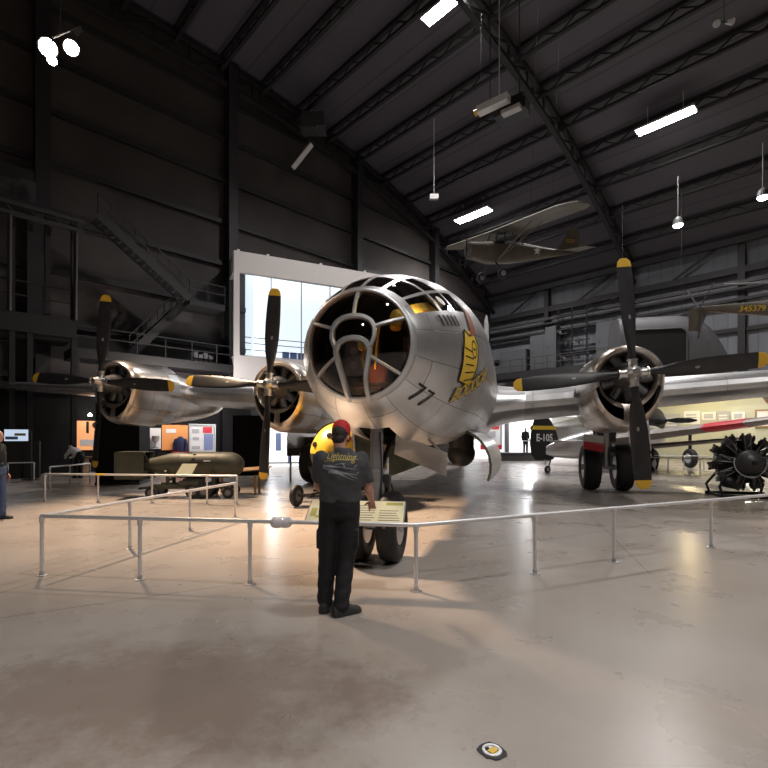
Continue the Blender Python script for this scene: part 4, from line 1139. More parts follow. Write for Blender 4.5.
# TV screen stand
c = G(17,18.9); t = thing('video_kiosk', 'dark kiosk with a lit blue and white video screen', 'kiosk', (c.x,c.y,0), R(30))
mb = MB(); mb.box((0,0,.75),(1.5,.5,1.5)); mb.build('kiosk_body','steel_dark',t)
mb = MB(); mb.box((0,-.1,1.68),(.85,.08,.66)); sc_ = mb.build('screen_frame','black',t)
mb = MB(); mb.box((0,-.143,1.68),(.76,.01,.56)); mb.build('screen','screen_glow',sc_)
mb = MB(); mb.m('print_blue'); mb.box((-.15,-.15,1.62),(.4,.006,.12)); mb.m('print_olive'); mb.box((.12,-.15,1.76),(.36,.006,.1)); mb.build('screen_picture',parent=sc_)
c = G(31,18.2); mb = MB(); mb.lathe([(0,.28),(.03,.28),(.06,.04),(1.85,.035),(1.9,.05)],(c.x,c.y,0),(0,0,1),16); solo('sign_post', mb, 'steel_mid', 'slim dark post with round foot beside the lit screen', 'post', auto=40)
t = thing('display_bench', 'small wooden exhibit table beside the black pillar', 'table', G(94,20.5))
c = V(t.location); mb = MB(); mb.box((0,0,.78),(.9,.5,.06)); mb.build('table_top','wood',t)
for x in (-.38,.38): mb = MB(); mb.box((x,0,.375),(.06,.4,.75)); mb.build('table_leg','wood',t)

# white hall opening beneath the office, and black boards before it
t = thing('hall_booth', 'bright white passage at the far end seen past the left inner propeller', 'exhibit wall', G(272,26.5))
mb = MB(); c = G(272,26.5); u = V((.9,.43,0)); w2 = V((.43,-.9,0))
def ub(mb, a0,a1,b0,b1,z0,z1,c=c,u=u,w2=w2): mb.hexa([c+u*a0+w2*b0+V((0,0,z0)),c+u*a1+w2*b0+V((0,0,z0)),c+u*a1+w2*b1+V((0,0,z0)),c+u*a0+w2*b1+V((0,0,z0)),c+u*a0+w2*b0+V((0,0,z1)),c+u*a1+w2*b0+V((0,0,z1)),c+u*a1+w2*b1+V((0,0,z1)),c+u*a0+w2*b1+V((0,0,z1))])
ub(mb,-1.2,5.2,-.1,0,0,2.6); mb.build('light_wall','hall_glow',t,world=True)
mb = MB(); ub(mb,-1.2,5.2,-.1,.25,2.6,3.2); mb.build('lintel','exhibit_black',t,world=True)
mb = MB(); ub(mb,.2,.5,0,.05,.9,1.9); ub(mb,.9,1.1,0,.05,.2,1.7); mb.build('photo','print_blue',t,world=True)
c3 = G(301,17.9); mb = MB(); mb.box((c3.x,c3.y,1.30),(1.05,.12,.72)); mb.box((c3.x-.4,c3.y,.47),(.06,.06,.94)); mb.box((c3.x+.4,c3.y,.47),(.06,.06,.94)); solo('notice_board', mb, 'black', 'black board on two legs behind the left inner engine', 'board')
c3 = G(251,20.5); mb = MB(); mb.box((c3.x,c3.y,1.3),(1.5,.3,2.6)); solo('exhibit_screen', mb, 'exhibit_black', 'tall black partition left of the bright passage', 'partition')
c3 = G(238,13.6); mb = MB()
for x in (-.55,.55):
    for y in (-.2,.25): mb.box((c3.x+x,c3.y+y,.28),(.06,.06,.56))
mb.hexa([(c3.x-.7,c3.y-.3,.58),(c3.x+.9,c3.y-.3,.72),(c3.x+.9,c3.y+.35,.78),(c3.x-.7,c3.y+.35,.64),(c3.x-.7,c3.y-.3,.61),(c3.x+.9,c3.y-.3,.75),(c3.x+.9,c3.y+.35,.81),(c3.x-.7,c3.y+.35,.67)])
solo('wooden_ramp', mb, 'wood', 'sloping brown wooden board beside the nose of the olive bomb', 'ramp')

# ------------------------------------------------------------------ white office box with big windows
pc = V((-8.62,27,0)); pu_ = V((.899,.438,0)); pw = V((.438,-.899,0))     # along its front, outward
t = thing('office_box', 'white raised office box with tall bright windows on the end wall', 'office', pc+pu_*4.5)
def pb(mb, a0,a1,b0,b1,z0,z1): ub(mb,a0,a1,b0,b1,z0,z1,pc,pu_,pw)
W0 = CAMH+(HY-355)/F*27; W1 = CAMH+(HY-271)/F*27; TOP = CAMH+(HY-250)/F*27
mb = MB()
pb(mb,0,9.6,-.3,0,W1,TOP); pb(mb,0,9.6,-.3,0,3.4,W0); pb(mb,0,.32,-.3,0,W0,W1); pb(mb,9.2,9.6,-.3,0,W0,W1)
pb(mb,0,.3,-4.6,-.3,W1+.1,TOP); pb(mb,0,.3,-4.6,-.3,3.4,W0); pb(mb,0,.3,-4.6,-4.0,W0,W1+.1); pb(mb,0,9.6,-4.6,-.3,TOP-.15,TOP); pb(mb,0,9.6,-4.6,-.3,3.4,3.55); pb(mb,9.3,9.6,-4.6,-.3,3.4,TOP)
mb.build('office_wall','white_wall',t,world=True)
mb = MB(); pb(mb,1.2,9.3,-1.5,-1.4,3.55,TOP-.15); pb(mb,1.15,1.2,-4.6,-.45,3.55,TOP-.15); mb.build('lit_back_wall','pod_glow',t,world=True)
mb = MB(); mb.m('frame_alu')
for a in (2.15,4.0,5.85,7.6): pb(mb,a-.03,a+.03,-.16,-.08,W0,W1)
pb(mb,.3,9.3,-.16,-.08,W1-.05,W1+.02); pb(mb,.3,9.3,-.16,-.08,W0-.02,W0+.05); mb.build('mullion',parent=t,world=True)
mb = MB(); pb(mb,.3,9.3,-.125,-.115,W0,W1); mb.build('window_pane','clear_glass',t,world=True)
mb = MB(); pb(mb,.12,.14,-4.0,-.3,W0,W1+.1); mb.build('window_pane','clear_glass',t,world=True)
mb = MB(); mb.m('print_grey')
mb.mats[0] = 'steel_mid'
for z in (W0+.55,W0+.95,W0+1.3): pb(mb,.4,9.2,-1.0,-.96,z-.02,z+.02)
mb.m('print_blue'); 
for a in (3.1,3.6,4.1,4.6,5.1): pb(mb,a,a+.4,-1.35,-1.1,W0,W0+.62)
mb.build('inside_rail',parent=t,world=True)
mb = MB(); pb(mb,-.6,9.6,-4.6,-.2,0,3.4); o = mb.build('base_wall','exhibit_black',t,world=True)
mb = MB()
for a in (.2,1.9,5.2,8.2): pb(mb,a,a+.14,-.25,-.1,TOP,TOP+.14)
mb.build('roof_light','exhibit_white',t,world=True)

# ------------------------------------------------------------------ catwalks and stairs on the end wall
def rails(mb, s0, s1, q, h, hh=1.05, n=None, step=1.2, w_=.05):
    for z in (hh,hh*.55): mb.bar(HV(s0,q,h+z),HV(s1,q,h+z),w_)
    k = max(1,int(abs(s1-s0)/step))
    for i in range(k+1):
        s = s0+(s1-s0)*i/k; mb.bar(HV(s,q,h),HV(s,q,h+hh),w_)
qc = 2.4
sA,hA = EW(72,352,qc); sB,hB = EW(240,362,qc); hS = (hA+hB)/2
t = thing('catwalk', 'long dark steel catwalk below the zigzag stairs', 'catwalk', HV(30,qc,0))
mb = MB(); hbox(mb, sB, sA, .6, qc, hS-.45, hS); mb.build('deck','catwalk_dark',t,world=True)
mb = MB(); rails(mb,sB,sA,qc-.05,hS); mb.build('guard_rail','catwalk_dark',t,world=True)
for s in (sB+.3,(sA+sB)/2,sA-.2): mb = MB(); hbox(mb,s-.12,s+.12,qc-.3,qc-.06,3.6,hS-.4); mb.build('support_post','steel_dark',t,world=True)
t = thing('stair', 'dark zigzag steel stairs climbing the end wall', 'stairs', HV(32,qc,hS))
sL,hL = EW(208,302,qc); sL2,_ = EW(190,302,qc); sU,hU = EW(98,214,qc); sD = s_at(135,qc)
mb = MB(); hbox(mb, sL-1.0, sL2, .7, qc, hL-.3, hL); mb.build('landing','catwalk_dark',t,world=True)
mb = MB(); rails(mb,sL-1.0,sL2,qc-.05,hL,step=.8); mb.build('landing_rail','catwalk_dark',t,world=True)
def flight(sa,ha,sb,hb,q0,q1,nm):
    mb = MB()
    for q in (q0,q1): mb.bar(HV(sa,q,ha),HV(sb,q,hb),.07,.42)
    n = int(abs(hb-ha)/.2)
    for i in range(n): k=(i+.5)/n; c = HV(sa+(sb-sa)*k,(q0+q1)/2,ha+(hb-ha)*k); hbox(mb,sa+(sb-sa)*k-.13,sa+(sb-sa)*k+.13,q0,q1,c.z,c.z+.04)
    fl = mb.build(nm,'catwalk_dark',t,world=True); mb = MB()
    for z in (.55,1.05): mb.bar(HV(sa,q1,ha+z),HV(sb,q1,hb+z),.05)
    for i in range(9): k=i/8; mb.bar(HV(sa+(sb-sa)*k,q1,ha+(hb-ha)*k),HV(sa+(sb-sa)*k,q1,ha+(hb-ha)*k+1.05),.04)
    mb.build('handrail','catwalk_dark',fl,world=True)
flight(sL2,hL,sU,hU,1.6,qc,'upper_flight'); flight(sL2,hL-.15,sD,hS,.75,1.5,'lower_flight')
# left platform with posts
t = thing('catwalk', 'dark steel platform with posts at the far left, higher than the exhibits', 'catwalk', HV(39,3,0))
sa = s_at(-30,3.4); sb_,hb = EW(76,318,3.4)
mb = MB(); hbox(mb,sb_,sa,.6,3.4,hb-.9,hb-.1); mb.build('deck','catwalk_dark',t,world=True)
mb = MB(); rails(mb,sb_,sa,3.35,hb-.1,1.3,step=1.0); mb.build('guard_rail','catwalk_dark',t,world=True)
for px in (74,48,30,12): 
    s = s_at(px,3.3); mb = MB(); hbox(mb,s-.1,s+.1,3.1,3.35,0 if px != 48 else hb, CAMH+(HY-215)/F*d_at(s,3.3)); mb.build('support_post','steel_dark',t,world=True)
s0,h0 = EW(84,232,3.6); mb = MB()
for dz in (0,.42): mb.bar(HV(s0,3.6,h0+dz),HV(s_at(-40,3.6),3.6,h0+dz),.16,.16)
for i in range(8): mb.bar(HV(s0+i*.8,3.6,h0),HV(s0+i*.8+.4,3.6,h0+.42),.05)
for s in (s0+.3,s0+2.6): mb.bar(HV(s,3.4,hb-.1),HV(s,3.6,h0),.12)
solo('pipe_truss', mb, 'steel_mid', 'pale horizontal pipe truss above the left platform', 'truss')
t = thing('equipment_rack', 'cluttered dark equipment rack high at the far left edge', 'rack', HV(s_at(22,2.5),2.5,0))
s0,h0 = EW(40,185,2.5); s1 = s_at(-20,2.5)
mb = MB(); hbox(mb,s0,s1,1.0,2.5,h0-1.0,h0-.85); hbox(mb,s0,s1,.9,1.0,h0-1,h0+1.2); mb.build('rack_frame','steel_dark',t,world=True)
for i,(px,py) in enumerate(((2,165),(16,166),(21,168),(10,186),(28,190))):
    s_,h_ = EW(px,py,2.4); mb = MB(); hbox(mb,s_-.3,s_+.3,1.6,2.3,h0-.85,h0-.85+.5+.12*i); mb.build('rack_unit','grey_box' if i in (0,2) else 'steel_mid',t,world=True)
for px in (36,): 
    s = s_at(px,2.4); mb = MB(); hbox(mb,s-.12,s+.12,1.2,1.5,h0-7.5,h0-1); mb.build('support_post','steel_dark',t,world=True)
s_,h_ = EW(204,343,2.2)
for i,lb in enumerate(('small grey equipment case on the catwalk, the one nearest the office','grey equipment case on the catwalk, second from the office','grey equipment case on the catwalk, third from the office','grey equipment case on the catwalk, the one farthest from the office')):
    mb = MB(); hbox(mb, s_-.55+.28*i,s_-.33+.28*i,1.6,2.1,hS,hS+.45+.12*(i%2)); solo('equipment_case', mb, 'grey_box', lb, 'equipment', 'equipment cases on the catwalk')

# ------------------------------------------------------------------ right side: catwalk, boxes, big grey fuselage
sq = 3.0
q0,_ = RW(486,380,sq); q1,_ = RW(610,356,sq); dm = (C0.y-VX.y*sq)+NX.y*(q0+q1)/2; hC = CAMH+(HY-369)/F*dm
t = thing('catwalk', 'dark steel gallery with railing along the right wall', 'catwalk', HV(sq,(q0+q1)/2,0))
mb = MB(); hbox(mb,.7,sq,q0-1,q1+2,hC-.6,hC); mb.build('deck','catwalk_dark',t,world=True)
mb = MB()
for z in (.55,1.15): mb.bar(HV(sq,q0-1,hC+z),HV(sq,q1+2,hC+z),.06)
for i in range(13): q = q0-1+(q1-q0+3)*i/12; mb.bar(HV(sq,q,hC),HV(sq,q,hC+1.15),.05)
mb.build('guard_rail','steel_mid',t,world=True)
for q in (q0,q0+4.5,q0+9,q1+1.5): mb = MB(); mb.bar(HV(1.2,q,0),HV(1.2,q,hC-.5),.3); mb.build('support_post','steel_dark',t,world=True)
for lab,px0,px1,hh in (('pale grey cabinet at the far end of the gallery',500,526,2.3),('light grey cabinet in the middle of the gallery',530,545,3.4),('taller blue-grey cabinet beside the light one on the gallery',545,556,4.0),('wide grey cabinet at the near end of the gallery',596,622,3.6)):
    qa,_ = RW(px0,350,1.9); qb,_ = RW(px1,350,1.9); t = thing('equipment_cabinet', lab, 'cabinet', HV(1.4,(qa+qb)/2,hC))
    mb = MB(); hbox(mb,.9,1.9,qa,qb,hC,hC+hh); mb.build('cabinet_body','grey_box',t,world=True)
    mb = MB(); hbox(mb,1.9,1.93,qa+.1,qb-.1,hC+.2,hC+hh-.2); d_ = mb.build('cabinet_door','grey_box',t,world=True)
    mb = MB(); hbox(mb,1.93,1.97,qa+.25,qa+.32,hC+hh*.5,hC+hh*.5+.25); mb.build('door_handle','steel_mid',d_,world=True)
# lamp rig on the gallery
t = thing('lamp_rig', 'tall dark rig of stage lamps standing on the gallery', 'lamp rig', HV(1.6,q_at(572,1.6),hC))
mb = MB(); qm = q_at(572,1.6)
for dq in (-1.3,0,1.3): mb.bar(HV(1.6,qm+dq,hC),HV(1.6,qm+dq,hC+5.6),.1)
for z in (1.2,2.4,3.6,4.8,5.5): mb.bar(HV(1.6,qm-1.6,hC+z),HV(1.6,qm+1.6,hC+z),.1)
mb.bar(HV(1.6,qm+1.6,hC+5.5),HV(3.5,qm+4.5,hC+5.0),.1); mb.bar(HV(1.6,qm+1.6,hC+4.8),HV(3.5,qm+4.5,hC+5.0),.08)
mb.build('rig_frame','steel_dark',t,world=True)
for i,(dq,z) in enumerate(((-1.2,3.4),(-.5,2.2),(.1,2.3),(.7,2.2),(1.2,3.2),(-.8,1.0),(.5,.9),(-1.0,4.4))):
    c = HV(1.9,qm+dq,hC+z); mb = MB(); mb.lathe([(0,.12),(.35,.17)],c,(.3,-.8,-.3),12); can = mb.build('lamp_can','steel_mid',t,world=True)
    if i in (0,2,3,5):
        mb = MB(); mb.lathe([(.352,.12),(.36,.1)],c,(.3,-.8,-.3),12); mb.build('lamp_lens','lamp_off',can,world=True)
# big grey fuselage with square window, hung above the right wing
gc = G(650,30,0); t = thing('grey_fuselage', 'big dull grey fuselage section with a large square dark window, over the right wing', 'airplane', (gc.x,gc.y,0), R(-12))
yb = 4.4; yt = CAMH+(HY-313)/F*30
mb = MB(); mb.m('plane_grey'); hh = yt-yb; rg = []
for x,k in ((-1.75,1.0),(.0,1.0),(2.0,1.0),(2.9,.97),(3.6,.86),(4.2,.66),(4.7,.42)):
    rg.append([V((x,1.6+1.6*c_,yb+hh*(.5+.5*s_)*k)) for c_,s_ in [(math.copysign(abs(math.cos(a))**.6,math.cos(a)),math.copysign(abs(math.sin(a))**.55,math.sin(a))) for a in [2*math.pi*i/28 for i in range(28)]]])
mb.loft(rg); mb.build('fuselage',parent=t,auto=40)
mb = MB(); mb.m('void'); w0,w1,z0,z1 = -1.2,2.1,yb+1.0,yt-1.05; pts = []
for cx_,cz_,a0 in ((w1-.45,z1-.45,0),(w0+.45,z1-.45,90),(w0+.2,z0+.2,180),(w1-.2,z0+.2,270)):
    for i in range(6): a = R(a0+18*i); r_ = .45 if cz_ > 6 else .2; pts.append((cx_+r_*math.cos(a),-.06,cz_+r_*math.sin(a)))
mb.poly(pts,(0,.1,0)); mb.build('window',parent=t)
mb = MB(); mb.m('plane_grey'); mb.path([V(p)+V((0,-.01,0)) for p in pts+pts[:1]],.05,6); mb.build('window_frame',parent=t)
mb = MB(); 
for x in (-1.2,2.4): mb.tube((x,1.6,yt-.2),(x,1.6,18.0),.008,n=6)
mb.build('cable','cable',t)

# ------------------------------------------------------------------ planes hung from the roof
def star_pts(r): return [(r*(1 if i%2==0 else .40)*math.sin(math.pi*i/5), r*(1 if i%2==0 else .40)*math.cos(math.pi*i/5)) for i in range(10)]
t = thing('light_airplane', 'small olive high-wing plane with white star hanging from the roof', 'airplane', (0,0,0))
def fus_loft(mb, secs, n=20):
    """secs: (y, halfwidth, zlow, zhigh)"""
    mb.loft([[V((w_*math.copysign(abs(math.cos(a))**.75,math.cos(a)), y, (zl+zh)/2+(zh-zl)/2*math.copysign(abs(math.sin(a))**.75,math.sin(a)))) for a in [2*math.pi*i/n for i in range(n)]] for y,w_,zl,zh in secs])
mb = MB(); fus_loft(mb, [(0,.25,-.25,.25),(.05,.36,-.42,.34),(.9,.42,-.60,.38),(1.25,.42,-.66,.42),(2.4,.40,-.62,.50),(3.2,.34,-.52,.42),(4.6,.22,-.30,.26),(6.2,.07,-.06,.12),(6.5,.03,.0,.08)])
fu = mb.build('fuselage','plane_olive',t,auto=40)
mb = MB(); mb.m('clear_glass')
for sg in (-1,1):
    mb.hexa([(sg*.40,1.3,.28),(sg*.40,3.0,.24),(sg*.33,2.8,.74),(sg*.33,1.55,.80),(sg*.42,1.3,.28),(sg*.42,3.0,.24),(sg*.35,2.8,.74),(sg*.35,1.55,.80)])
mb.build('cabin_glass',parent=t)
for sg in (-1,1):
    for a,b in (((sg*.42,1.28,.3),(sg*.34,1.55,.84)),((sg*.42,1.9,.3),(sg*.34,1.95,.84)),((sg*.42,2.45,.3),(sg*.35,2.4,.84)),((sg*.40,3.0,.26),(sg*.34,2.8,.8))): mb = MB(); mb.bar(a,b,.05); mb.build('cabin_post','plane_olive',t)
mb = MB(); rg = []
for x in (-5.35,-5.2,-4.6,0,4.6,5.2,5.35):
    e = 1 if abs(x) < 5 else (.7 if abs(x) < 5.3 else .3); ch = 1.6*e
    rg.append([V((x,2.0+ch*(c_-.42),.88+abs(x)*.012+z*1.6*e)) for c_,z in ((0,0),(.08,.055),(.3,.09),(.6,.065),(1,.0),(.6,-.02),(.3,-.025),(.08,-.02))])
mb.loft(rg); mb.build('wing','plane_olive',t,auto=40)
for sg in (-1,1):
    mb = MB(); mb.bar((sg*.4,1.5,-.5),(sg*2.6,1.8,.88),.07,.03); mb.bar((sg*.4,1.5,-.5),(sg*2.6,2.4,.88),.05,.03); mb.build('wing_strut','plane_olive',t)
    mb = MB(); mb.bar((sg*.38,1.4,-.55),(sg*.85,1.45,-1.15),.06); wheel(mb,(sg*.95,1.45,-1.2),.27,.16); mb.build('landing_wheel',parent=t)
mb = MB(); mb.M = Matrix(((1,0,0,0),(0,1,0,0),(0,0,1,0),(0,0,0,1))); fin(mb,[(.05,5.4,6.8,.10),(.6,5.8,6.95,.09),(1.15,6.2,6.9,.07),(1.3,6.4,6.7,.03)]); fn_ = mb.build('tail_fin','plane_olive',t,auto=40)
mb = MB()
stick(mb, text_bm('30201',.26,0), lambda x,y: V((.075,6.28+x,.62+y))); stick(mb, text_bm('30201',.26,0), lambda x,y: V((-.075,6.28-x,.62+y))); mb.build('tail_number','marker_yellow',fn_)
mb = MB(); 
for sg in (-1,1): mb.hexa([(sg*.02,5.7,.12),(sg*1.45,6.0,.12),(sg*1.45,6.7,.12),(sg*.02,6.9,.12),(sg*.02,5.7,.16),(sg*1.45,6.0,.15),(sg*1.45,6.7,.15),(sg*.02,6.9,.16)])
mb.build('tailplane','plane_olive',t)
mb = MB()
for sg in (-1,1): stick(mb, shape_bm(star_pts(.24),1), lambda x,y,sg=sg: V((sg*.315,3.95+x*sg,.02+y)))
mb.build('star','white',fu)
mb = MB(); mb.lathe([(-.1,.04),(0,.06)],(0,0,0),(0,1,0),10); mb.box((0,-.06,0),(.07,.03,1.7),ry=R(5)); mb.build('propeller','black',t)
mb = MB(); mb.tube((-2.2,2.0,.95),(-2.2,2.0,11.5),.006,n=5); mb.tube((2.2,2.0,.95),(2.2,2.0,11.0),.006,n=5); mb.tube((0,5,.2),(0,5,11),.006,n=5); mb.build('cable','cable',t)
L4 = P(493,233,22)
hd = V((.93,.366,0)); Rm = Matrix(((hd.y,hd.x,0,0),(-hd.x,hd.y,0,0),(0,0,1,0),(0,0,0,1)))
t.rotation_euler = (R(6),R(11),-math.atan2(hd.x,hd.y)); t.scale = (.93,.93,.93); t.location = L4 - hd*1.4 - V((0,0,.98))

t = thing('light_airplane', 'olive plane tail boom numbered 345379 hanging at the right edge', 'airplane', (0,0,0))
mb = MB(); fus_loft(mb, [(0,.03,-.05,.05),(.3,.07,-.10,.10),(2,.20,-.28,.20),(4,.34,-.5,.34),(5.5,.42,-.7,.6),(7,.42,-.7,.6),(8,.30,-.5,.3)]); fu = mb.build('fuselage','plane_olive',t,auto=40)
mb = MB(); stick(mb, text_bm('345379',.32,1,bold=.004), lambda x,y: V((.025+.10*(2.12+x),2.12+x,-.045+y))); mb.build('fuselage_number','marker_yellow',fu)
mb = MB(); fin(mb,[(-.9,-.1,.35,.05),(0,-.2,.6,.06)]); mb.build('tail_fin','plane_olive',t)
mb = MB(); mb.tube((0,.2,0),(-.9,.1,.75),.03,n=6); mb.tube((0,.2,0),(.8,.2,1.0),.03,n=6); mb.tube((0,.3,0),(.1,.3,-1.2),.05,n=6); mb.build('tail_strut','plane_grey',t)
mb = MB(); mb.hexa([(-.1,4.4,.9),(-6,4.3,1.1),(-6,5.8,1.1),(-.1,5.9,.9),(-.1,4.4,1.02),(-6,4.3,1.2),(-6,5.8,1.2),(-.1,5.9,1.05)]); mb.hexa([(.1,4.4,.9),(6,4.3,1.1),(6,5.8,1.1),(.1,5.9,.9),(.1,4.4,1.02),(6,4.3,1.2),(6,5.8,1.2),(.1,5.9,1.05)]); mb.build('wing','plane_grey',t,bevel=.03)
mb = MB(); mb.tube((0,2.5,.2),(0,2.5,13),.006,n=5); mb.tube((0,6,.6),(0,6,13),.006,n=5); mb.build('cable','cable',t)
a = P(694,309,19.5); t.location = a; t.rotation_euler = (0,R(15),-math.atan2(.97,-.10)); 

# projector rig hanging from the roof
a = P(503,108,18.5); t = thing('projector_rig', 'white and black projector box hanging on three rods from the roof', 'projector', a, R(-38))
mb = MB(); mb.box((-.25,-.35,.05),(1.3,.35,.28)); mb.build('white_case','exhibit_white',t,bevel=.02)
mb = MB(); mb.box((.25,.25,-.05),(1.2,.8,.55)); mb.box((.7,.1,-.2),(.5,.5,.4)); mb.m('black'); mb.build('projector_body','black',t,bevel=.02)
mb = MB(); mb.box((.45,-.25,-.42),(.75,.3,.16)); mb.build('lower_case','lamp_off',t,bevel=.02)
mb = MB(); mb.lathe([(0,.10),(.12,.12)],(-.92,-.35,.05),(-1,0,-.2),14); mb.build('lens','bomb_yellow',t)
for i,(x,y,l) in enumerate(((-.45,-.2,4.2),(.0,-.35,3.6),(.55,.3,3.8))): mb = MB(); mb.tube((x,y,.1),(x,y,8.5 if i == 2 else 6.5+i),.022,n=8); mb.build('rod','cable' if i != 1 else 'lamp_off',t)

# stage lamps (upper left)
a = P(60,46,15); t = thing('stage_lamp_cluster', 'two dazzling stage lamps on a bar hanging at the upper left', 'stage lamp', a, R(-20))
mb = MB(); mb.tube((-1.0,0,.35),(.9,0,.35),.03,n=8); mb.tube((0,0,.35),(0,0,9.5),.02,n=8); mb.build('bar','steel_dark',t)
LD = V((.62,-.45,-.55)).normalized()
for x,z,r in ((-.55,.10,.25),(-.36,-.36,.13),(.50,-.20,.20)):
    c = V((x,0,z)); mb = MB(); mb.lathe([(-.4,.08),(-.35,r*.8),(.0,r*1.1),(.02,r*1.15)],c,LD,18); mb.tube(c+V((0,0,.1)),V((x,0,.35)),.02); can = mb.build('lamp_can','steel_dark',t,auto=40)
    mb = MB(); mb.lathe([(.021,r),(.05,r*.8),(.06,.01)],c,LD,18); mb.build('lamp_lens','spot_glow',can)
for x,z in ((-.95,.28),(.75,.2),(.88,.25)):
    mb = MB(); mb.lathe([(-.12,.05),(.1,.08)],(x,0,z),LD,12); mb.build('lamp_can','steel_dark',t)

# strip lights under the roof
def strip(px, py, s_guess, label, L=2.6, glow='lamp_glow', dirv=None, rise=0., wd=.34):
    # placed under the roof surface on the sight line
    k = (px-384)/F; lo, hi = 5., 70.
    for _ in range(60):
        d = (lo+hi)/2; p = P(px,py,d); s = -(p-C0).dot(VX)
        if p.z < arch(s)-1.35: lo = d
        else: hi = d
    p = P(px,py,lo); t = thing('strip_light', label, 'ceiling light', p, 0)
    d = (dirv or NX).normalized(); up = V((0,0,1)); e = d.cross(up)
    M_ = Matrix((( d.x,e.x,0,0),(d.y,e.y,0,0),(0,0,1,0),(0,0,0,1))) @ Matrix.Rotation(rise,4,'Y')
    mb = MB(M_); mb.box((0,0,.10),(L,wd,.12)); mb.box((L*.3,0,.75),(.03,.03,1.3)); mb.box((-L*.3,0,.75),(.03,.03,1.3)); mb.build('housing','lamp_off',t)
    mb = MB(M_); mb.box((0,0,.015),(L*.96,wd*.9,.05)); mb.build('diffuser',glow,t)
    return p
LP = [strip(447,5,0,'glowing strip light at the top edge of the roof',2.9,wd=.7), strip(665,122,0,'long glowing strip light, the one farthest right',3.1,wd=.75), strip(473,216,0,'glowing strip light above the small olive plane',3.3,wd=.9)]
p = P(302,156,30.5); t = thing('strip_light', 'unlit pale strip light beside the gable truss', 'ceiling light', p, R(-20)); M_ = Matrix.Rotation(R(-42),4,'Y')
mb = MB(M_); mb.box((0,0,.05),(2.0,.45,.14)); mb.build('housing','steel_mid',t); mb = MB(M_); mb.box((0,0,-.04),(1.9,.40,.05)); mb.build('diffuser','lamp_off',t)
mb = MB(); mb.tube((0,0,.1),(0,0,3.0),.02); mb.build('rod','cable',t)
a = P(314,124,31); mb = MB(); mb.box(a,(1.5,1.2,.9)); mb.box(a+V((-.3,-.2,-.5)),(1.1,.9,.2)); mb.tube(a,a+V((0,0,2.0)),.04); solo('roof_heater', mb, 'steel_mid', 'grey heater box hanging above the unlit strip light', 'heater')
for px,py,lab in ((678,225,'round glowing roof lamp above the grey fuselage'),(763,197,'round glowing roof lamp at the right edge')):
    d = 29 if px < 700 else 26; a = P(px,py,d); t = thing('round_lamp', lab, 'ceiling light', a)
    mb = MB(); mb.lathe([(0,.30),(.3,.26),(.5,.1)],(0,0,0),(0,0,1),18); mb.tube((0,0,.5),(0,0,3),.03); mb.build('lamp_shade','steel_mid',t)
    mb = MB(); mb.ell((0,0,-.02),(.26,.26,.16),16,8); mb.build('lamp_bulb','can_glow',t,smooth=True)
a = P(724,22,17); t = thing('twin_spotlight', 'pair of small silver spotlights hanging near the top right', 'spotlight', a)
mb = MB(); mb.tube((0,0,0),(0,0,6),.012); mb.tube((-.3,0,.0),(.25,0,.0),.02); mb.build('bar','cable',t)
for x,z in ((-.25,-.08),(.2,.0)): mb = MB(); mb.lathe([(-.12,.05),(.12,.12),(.14,.10)],(x,0,z),(.5 if x > 0 else -.5,-.6,-.4),14); mb.build('lamp_can','lamp_off',t)
a = P(434,197,30); mb = MB(); mb.box(a,(.55,.25,.3)); mb.tube(a,a+V((0,0,5)),.02); solo('roof_speaker', mb, 'lamp_off', 'small pale box hanging left of the small olive plane', 'speaker')

# ------------------------------------------------------------------ fighter with the dark numbered tail (behind the right main wheels)
fc = G(541,21.5); t = thing('fighter_airplane', 'silver fighter with black tail marked E-105 behind the right main wheels', 'airplane', (fc.x,fc.y,0))
fd = V((.88,.475,0)); t.rotation_euler = (0,0,-math.atan2(fd.x,fd.y)); MW[t] = Matrix.Translation(t.location) @ Matrix.Rotation(-math.atan2(fd.x,fd.y),4,'Z')
mb = MB(); fus_loft(mb, [(.25,.08,.85,1.25),(.8,.20,.72,1.45),(2.2,.42,.62,1.80),(4.2,.58,.65,2.15),(6.5,.60,.85,2.3),(8.2,.55,1.05,2.3),(9.1,.30,1.3,2.1)]); mb.build('fuselage','alu_plain',t,auto=40)
mb = MB(); fin(mb,[(.62,-.35,.75,.10),(.9,-.62,1.15,.11),(1.4,-.70,1.2,.10),(2.0,-.62,.95,.09),(2.45,-.45,.62,.07),(2.58,-.25,.4,.03)]); tf = mb.build('tail_fin','black',t,auto=40)
mb = MB()
for sg in (-1,1):
    mb.m('white'); stick(mb, text_bm('E-105',.46,0,bold=.012), lambda x,y,sg=sg: V((sg*.075,.15+sg*x*1.0,1.62+y)))
    mb.m('marker_yellow'); mb.hexa([(sg*.06,-.62,2.0),(sg*.06,.92,2.0),(sg*.06,.82,2.18),(sg*.06,-.56,2.18),(sg*.082,-.62,2.0),(sg*.082,.92,2.0),(sg*.072,.82,2.18),(sg*.072,-.56,2.18)])
mb.build('tail_marking',parent=tf)
mb = MB()
for sg in (-1,1): mb.hexa([(sg*.1,.4,1.42),(sg*1.9,.7,1.46),(sg*1.9,1.4,1.46),(sg*.1,1.7,1.42),(sg*.1,.4,1.52),(sg*1.9,.7,1.50),(sg*1.9,1.4,1.50),(sg*.1,1.7,1.52)])
mb.build('tailplane','alu_plain',t,bevel=.02)
mb = MB(); mb.tube((0,.7,.8),(0,.45,.2),.03); wheel(mb,(0,.42,.17),.17,.10); mb.build('tail_wheel',parent=t)
mb = MB()
